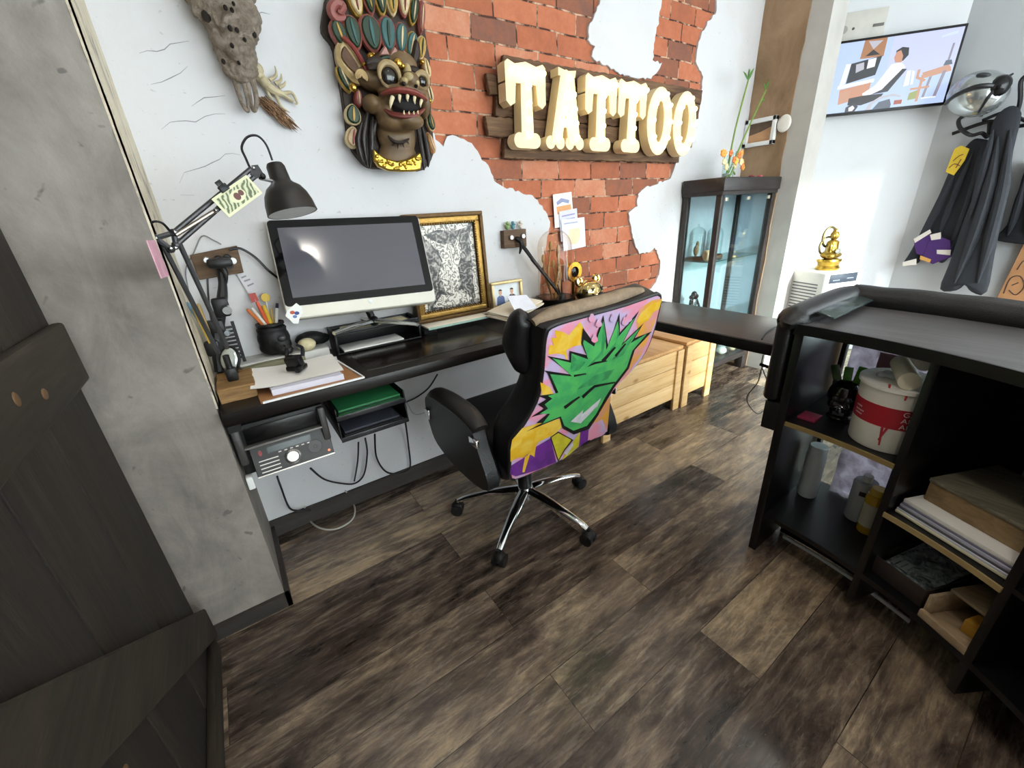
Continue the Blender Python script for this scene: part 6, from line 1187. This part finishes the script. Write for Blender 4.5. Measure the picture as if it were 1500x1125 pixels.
fm_ = NT('printed_film'); fn = fm_.noise(fm_.pos(), 26, 4, .7, .5); fc = fm_.ramp(fn, [(.35, 'b9aeb8'), (.55, 'd9d0da'), (.7, 'e9e3ea')]); fm_.base(fc); ft = fm_.n('ShaderNodeBsdfTranslucent'); fm_.l(fc, ft.inputs[0]); fx2 = fm_.n('ShaderNodeMixShader'); fx2.inputs[0].default_value = .6; fm_.l(fm_.p.outputs[0], fx2.inputs[1]); fm_.l(ft.outputs[0], fx2.inputs[2]); fm_.l(fx2.outputs[0], fm_.out.inputs[0]); FILM = fm_.m
wp = B()
for k, (a, z, w_, h_) in enumerate(((-9.5, .755, .2, .05), (-10, .69, .22, .03), (-12, .66, .12, .02))): wp.box((0, 0, 0), (.002, w_, h_), MX.Translation(arc(1.398-.003*k, a, z)) @ MX.Rotation(R(a), 4, 'Z') @ MX.Rotation(R(-4), 4, 'X'))
tag(obj('paper_print', B().box((0, 0, 0), (.002, .36, .22), MX.Translation(arc(1.388, -8.3, .662)) @ MX.Rotation(R(-9.6), 4, 'Z')), FILM), 'pale lilac printed sheet behind the white bucket', 'paper')
# lower bay: bottles, paper
def bottle(r, a, h, rad, body, cap, label, tint=None, lab=None):
    p = onshelf(r, a, S0); t = thing('bottle', label, 'bottle', p, 'bottles in the counter'); Mx = MX.Translation(p)
    obj('body', B().lathe([(rad*.9, 0), (rad, .006), (rad, h*.82), (rad*.92, h*.86), (rad*.92, h*.87), (0, h*.87)], Mx, 28), body, t)
    obj('cap', B().lathe([(cap[1], h*.87), (cap[1], h-.004), (cap[1]*.9, h), (0, h)], Mx, 24), cap[0], t)
    if lab: obj('label', B().lathe([(rad+.0006, h*lab[1]), (rad+.0006, h*lab[2])], Mx, 28, a0=R(vd-70), a1=R(vd+75)), lab[0], t, recalc=False)
    if len(cap) > 2: obj('emblem', B().lathe([(rad+.0012, h*.62), (rad+.0012, h*.72)], Mx, 28, a0=R(vd-16), a1=R(vd+12)), mat('2a2c30', .4), t, recalc=False)
bottle(1.27, -1.9, .215, .031, mat('d5dde0', .35, var=.05), (mat('d5dde0', .35, var=.05), .029), 'plain white cylindrical flask in the lower counter bay')
bottle(1.275, -9.0, .175, .034, mat('b9bec2', .15, 0, .05), (mat('dfe3e6', .1, 0, 0), .014, 1), 'clear bottle with dark round emblem beside the yellow bottle')
bottle(1.235, -11.4, .17, .028, mat('c79a1e', .08, 0, .1, coat=.6), (mat('d9b23a', .15, 0, .1), .022), 'yellow oil bottle with pale label in the lower counter bay', lab=(mat('c9c2ae', .5), .18, .68))
cp_ = B(); n = 12; vs = []
rd = random.Random(3)
for i in range(n):
    for j in range(n):
        a = -3.6-i*1.05; vs.append(arc(1.36+rd.uniform(-.008, .008)+.014*(j/n), a, S0+.002+j*.026))
fs = [[i*n+j, (i+1)*n+j, (i+1)*n+j+1, i*n+j+1] for i in range(n-1) for j in range(n-1)]; cp_.add(vs, fs)
o = obj('crumpled_paper', cp_, FILM, None, 25, recalc=False); sol = o.modifiers.new('thick', 'SOLIDIFY'); sol.thickness = .0015; tag(o, 'crumpled pale wrapping paper standing behind the bottles', 'paper')
# second bay: papers, notebooks, wooden box
def lay(r, a, z, w_, d_, h_, m, name, label, cat, grp=None, rot=0, bev=.001):
    p = arc(r, a, z); return tag(obj(name, B().box((0, 0, h_/2), (d_, w_, h_), MX.Translation(p) @ MX.Rotation(R(a+rot), 4, 'Z'), bev), m), label, cat, grp)
z = S2_
for i, (h_, c_, l, w_) in enumerate(((.007, 'ded6b8', 'lowest cream folder in the notebook pile on the counter shelf', .25), (.006, 'cfd0dc', 'white pad second from the bottom of the notebook pile', .248), (.005, '56565e', 'dark grey folder in the middle of the notebook pile', .245), (.008, 'b3b1c4', 'lilac-grey spiral notebook fourth up the pile', .244), (.005, '77768a', 'slate notebook fifth up in the pile', .242), (.011, 'e6e2dc', 'thick white pad topmost in the pile under the wooden box', .24))):
    lay(1.205, -23.9, z, w_, .29-.004*i, h_, mat(c_, .7, 0, .06), 'notebook', l, 'notebook', 'notebooks on the counter shelf', .3*(-1)**i); z += h_+.0003
sp = B()
for k in range(30):
    p = arc(1.0645, -18.6-k*.36, S2_+.0235); sp.ball(p, (.0025, .0025, .004), None, 0, 6, 5)
p = arc(1.225, -24.4, z); wx = thing('wooden_box', 'wooden box with weathered lid on the notebook pile', 'box', p); WM = MX.Translation(p) @ MX.Rotation(R(-24.4), 4, 'Z')
WB = wood('6a5339', '8d7452', 'a68d68', 1, .6, 8, 'box_wood')
obj('body', B().box((0, 0, .028), (.22, .235, .056), WM, .002), WB, wx); obj('lid', B().box((0, 0, .062), (.226, .24, .012), WM, .003), wood('4f4a3e', '77705e', '94907c', 1, .6, 12, 'weathered_lid'), wx)
gb = lay(1.26, -27.0, z+.0685, .10, .10, .14, glass('e4eef2'), 'glass_block', 'clear acrylic display case on the wooden box', 'case')
lay(1.396, -25.5, .399, .25, .002, .44, mat('aab6c2', .3, 0, .08), 'grey_card', 'tall blue-grey card behind the wooden box', 'card')
# lower second bay: picture box, wooden case with yellow block
p = arc(1.17, -20.3, S0); tx = thing('picture_box', 'dark open box holding a black and white print in the lowest bay', 'box', p); PM = MX.Translation(p) @ MX.Rotation(R(-22), 4, 'Z')
obj('box_floor', B().box((0, 0, .004), (.2, .14, .008), PM, .001), mat('2a2320', .6), tx)
for (x, y, sx, sy_) in ((-.098, 0, .005, .14), (.098, 0, .005, .14), (0, -.068, .19, .005), (0, .068, .19, .005)): obj('side', B().box((x, y, .032), (sx, sy_, .055), PM, .001), mat('352c28', .6), tx)
prn = NT('halftone_print'); vv = prn.noise(prn.pos(), 45, 4, .7, .6); prn.base(prn.ramp(vv, [(.35, '2d3134'), (.5, '7f8a8e'), (.65, 'b9c4c6')])); prn.p.inputs['Roughness'].default_value = .35
b = B().box((0, 0, 0), (.17, .115, .004), PM @ MX.Translation(V((.0, 0, .045))) @ MX.Rotation(R(-14), 4, 'Y')); bl_ = PM @ MX.Translation(V((.0, 0, .0475))) @ MX.Rotation(R(-14), 4, 'Y')
for k in range(3): b.flat([(-.055+.0*k, .012+.014*k), (-.02, .012+.014*k), (-.02, .022+.014*k), (-.055, .022+.014*k)], bl_, .0004, 1)
obj('print', b, [prn.m, mat('aeb8ba', .5)], tx, 0)
p = arc(1.135, -27.9, S0); wc = thing('wooden_case', 'light wooden open case with sliding lid in the lowest bay', 'case', p); WM2 = MX.Translation(p) @ MX.Rotation(R(-28), 4, 'Z'); LW = wood('7a6650', '9b8468', 'b5a083', 1, .6, 8, 'case_wood')
obj('floor', B().box((0, 0, .005), (.17, .115, .01), WM2, .001), LW, wc)
for y in (-.053, .053): obj('side', B().box((0, y, .042), (.17, .009, .064), WM2, .001), LW, wc)
obj('back', B().box((.08, 0, .042), (.01, .096, .064), WM2, .001), LW, wc); obj('lid', B().box((.03, 0, .079), (.11, .115, .009), WM2, .001), LW, wc); obj('front_rail', B().box((-.09, 0, .012), (.012, .115, .024), WM2, .002), LW, wc)
p2 = WM2 @ V((-.02, -.018, .0102)); tag(obj('yellow_block', B().box((0, 0, .02), (.05, .04, .04), MX.Translation(p2) @ MX.Rotation(R(-20), 4, 'Z'), .003), mat('b98a2e', .5, 0, .15)), 'mustard yellow block inside the light wooden case', 'block')
# charger and lead by the counter end
pe = arc(1.12, 4.2, .60); pl = thing('charger', 'black plug charger at the end of the reception counter', 'charger', at(1152, 545, y=.60)); c_ = at(1150, 544, y=.60)
obj('plug_body', B().box((0, 0, 0), (.035, .085, .03), MX.Translation(V((c_.x, .605, c_.z))), .006), BLACK, pl)
obj('tip', B().cyl((c_.x, .645, c_.z), (c_.x, .69, c_.z+.004), .006), BLACK, pl)
obj('lead', B().tube([at(px, py, y=yy) for px, py, yy in ((1130, 541, .69), (1117, 538, .71), (1110, 560, .72), (1095, 580, .73), (1098, 595, .73), (1112, 606, .73), (1128, 588, .72), (1124, 560, .71), (1116, 536, .70), (1118, 520, .69))], .0022, 6, 6), mat('3a3a3d', .5), pl)
tag(obj('cable', B().tube([at(px, py, z=zz) for px, py, zz in ((1116, 497, .755), (1122, 488, .755), (1134, 480, .756), (1152, 474, .757))], .0025, 6, 5), BLACK), 'thin black cable lying on the desk extension top', 'cable')
fb_ = at(1112, 526, z=.0); tag(obj('floor_adapter', B().box((fb_.x, fb_.y, .018), (.09, .06, .036), None, .006), BLACK), 'black power adapter on the floor by the cabinet foot', 'adapter')
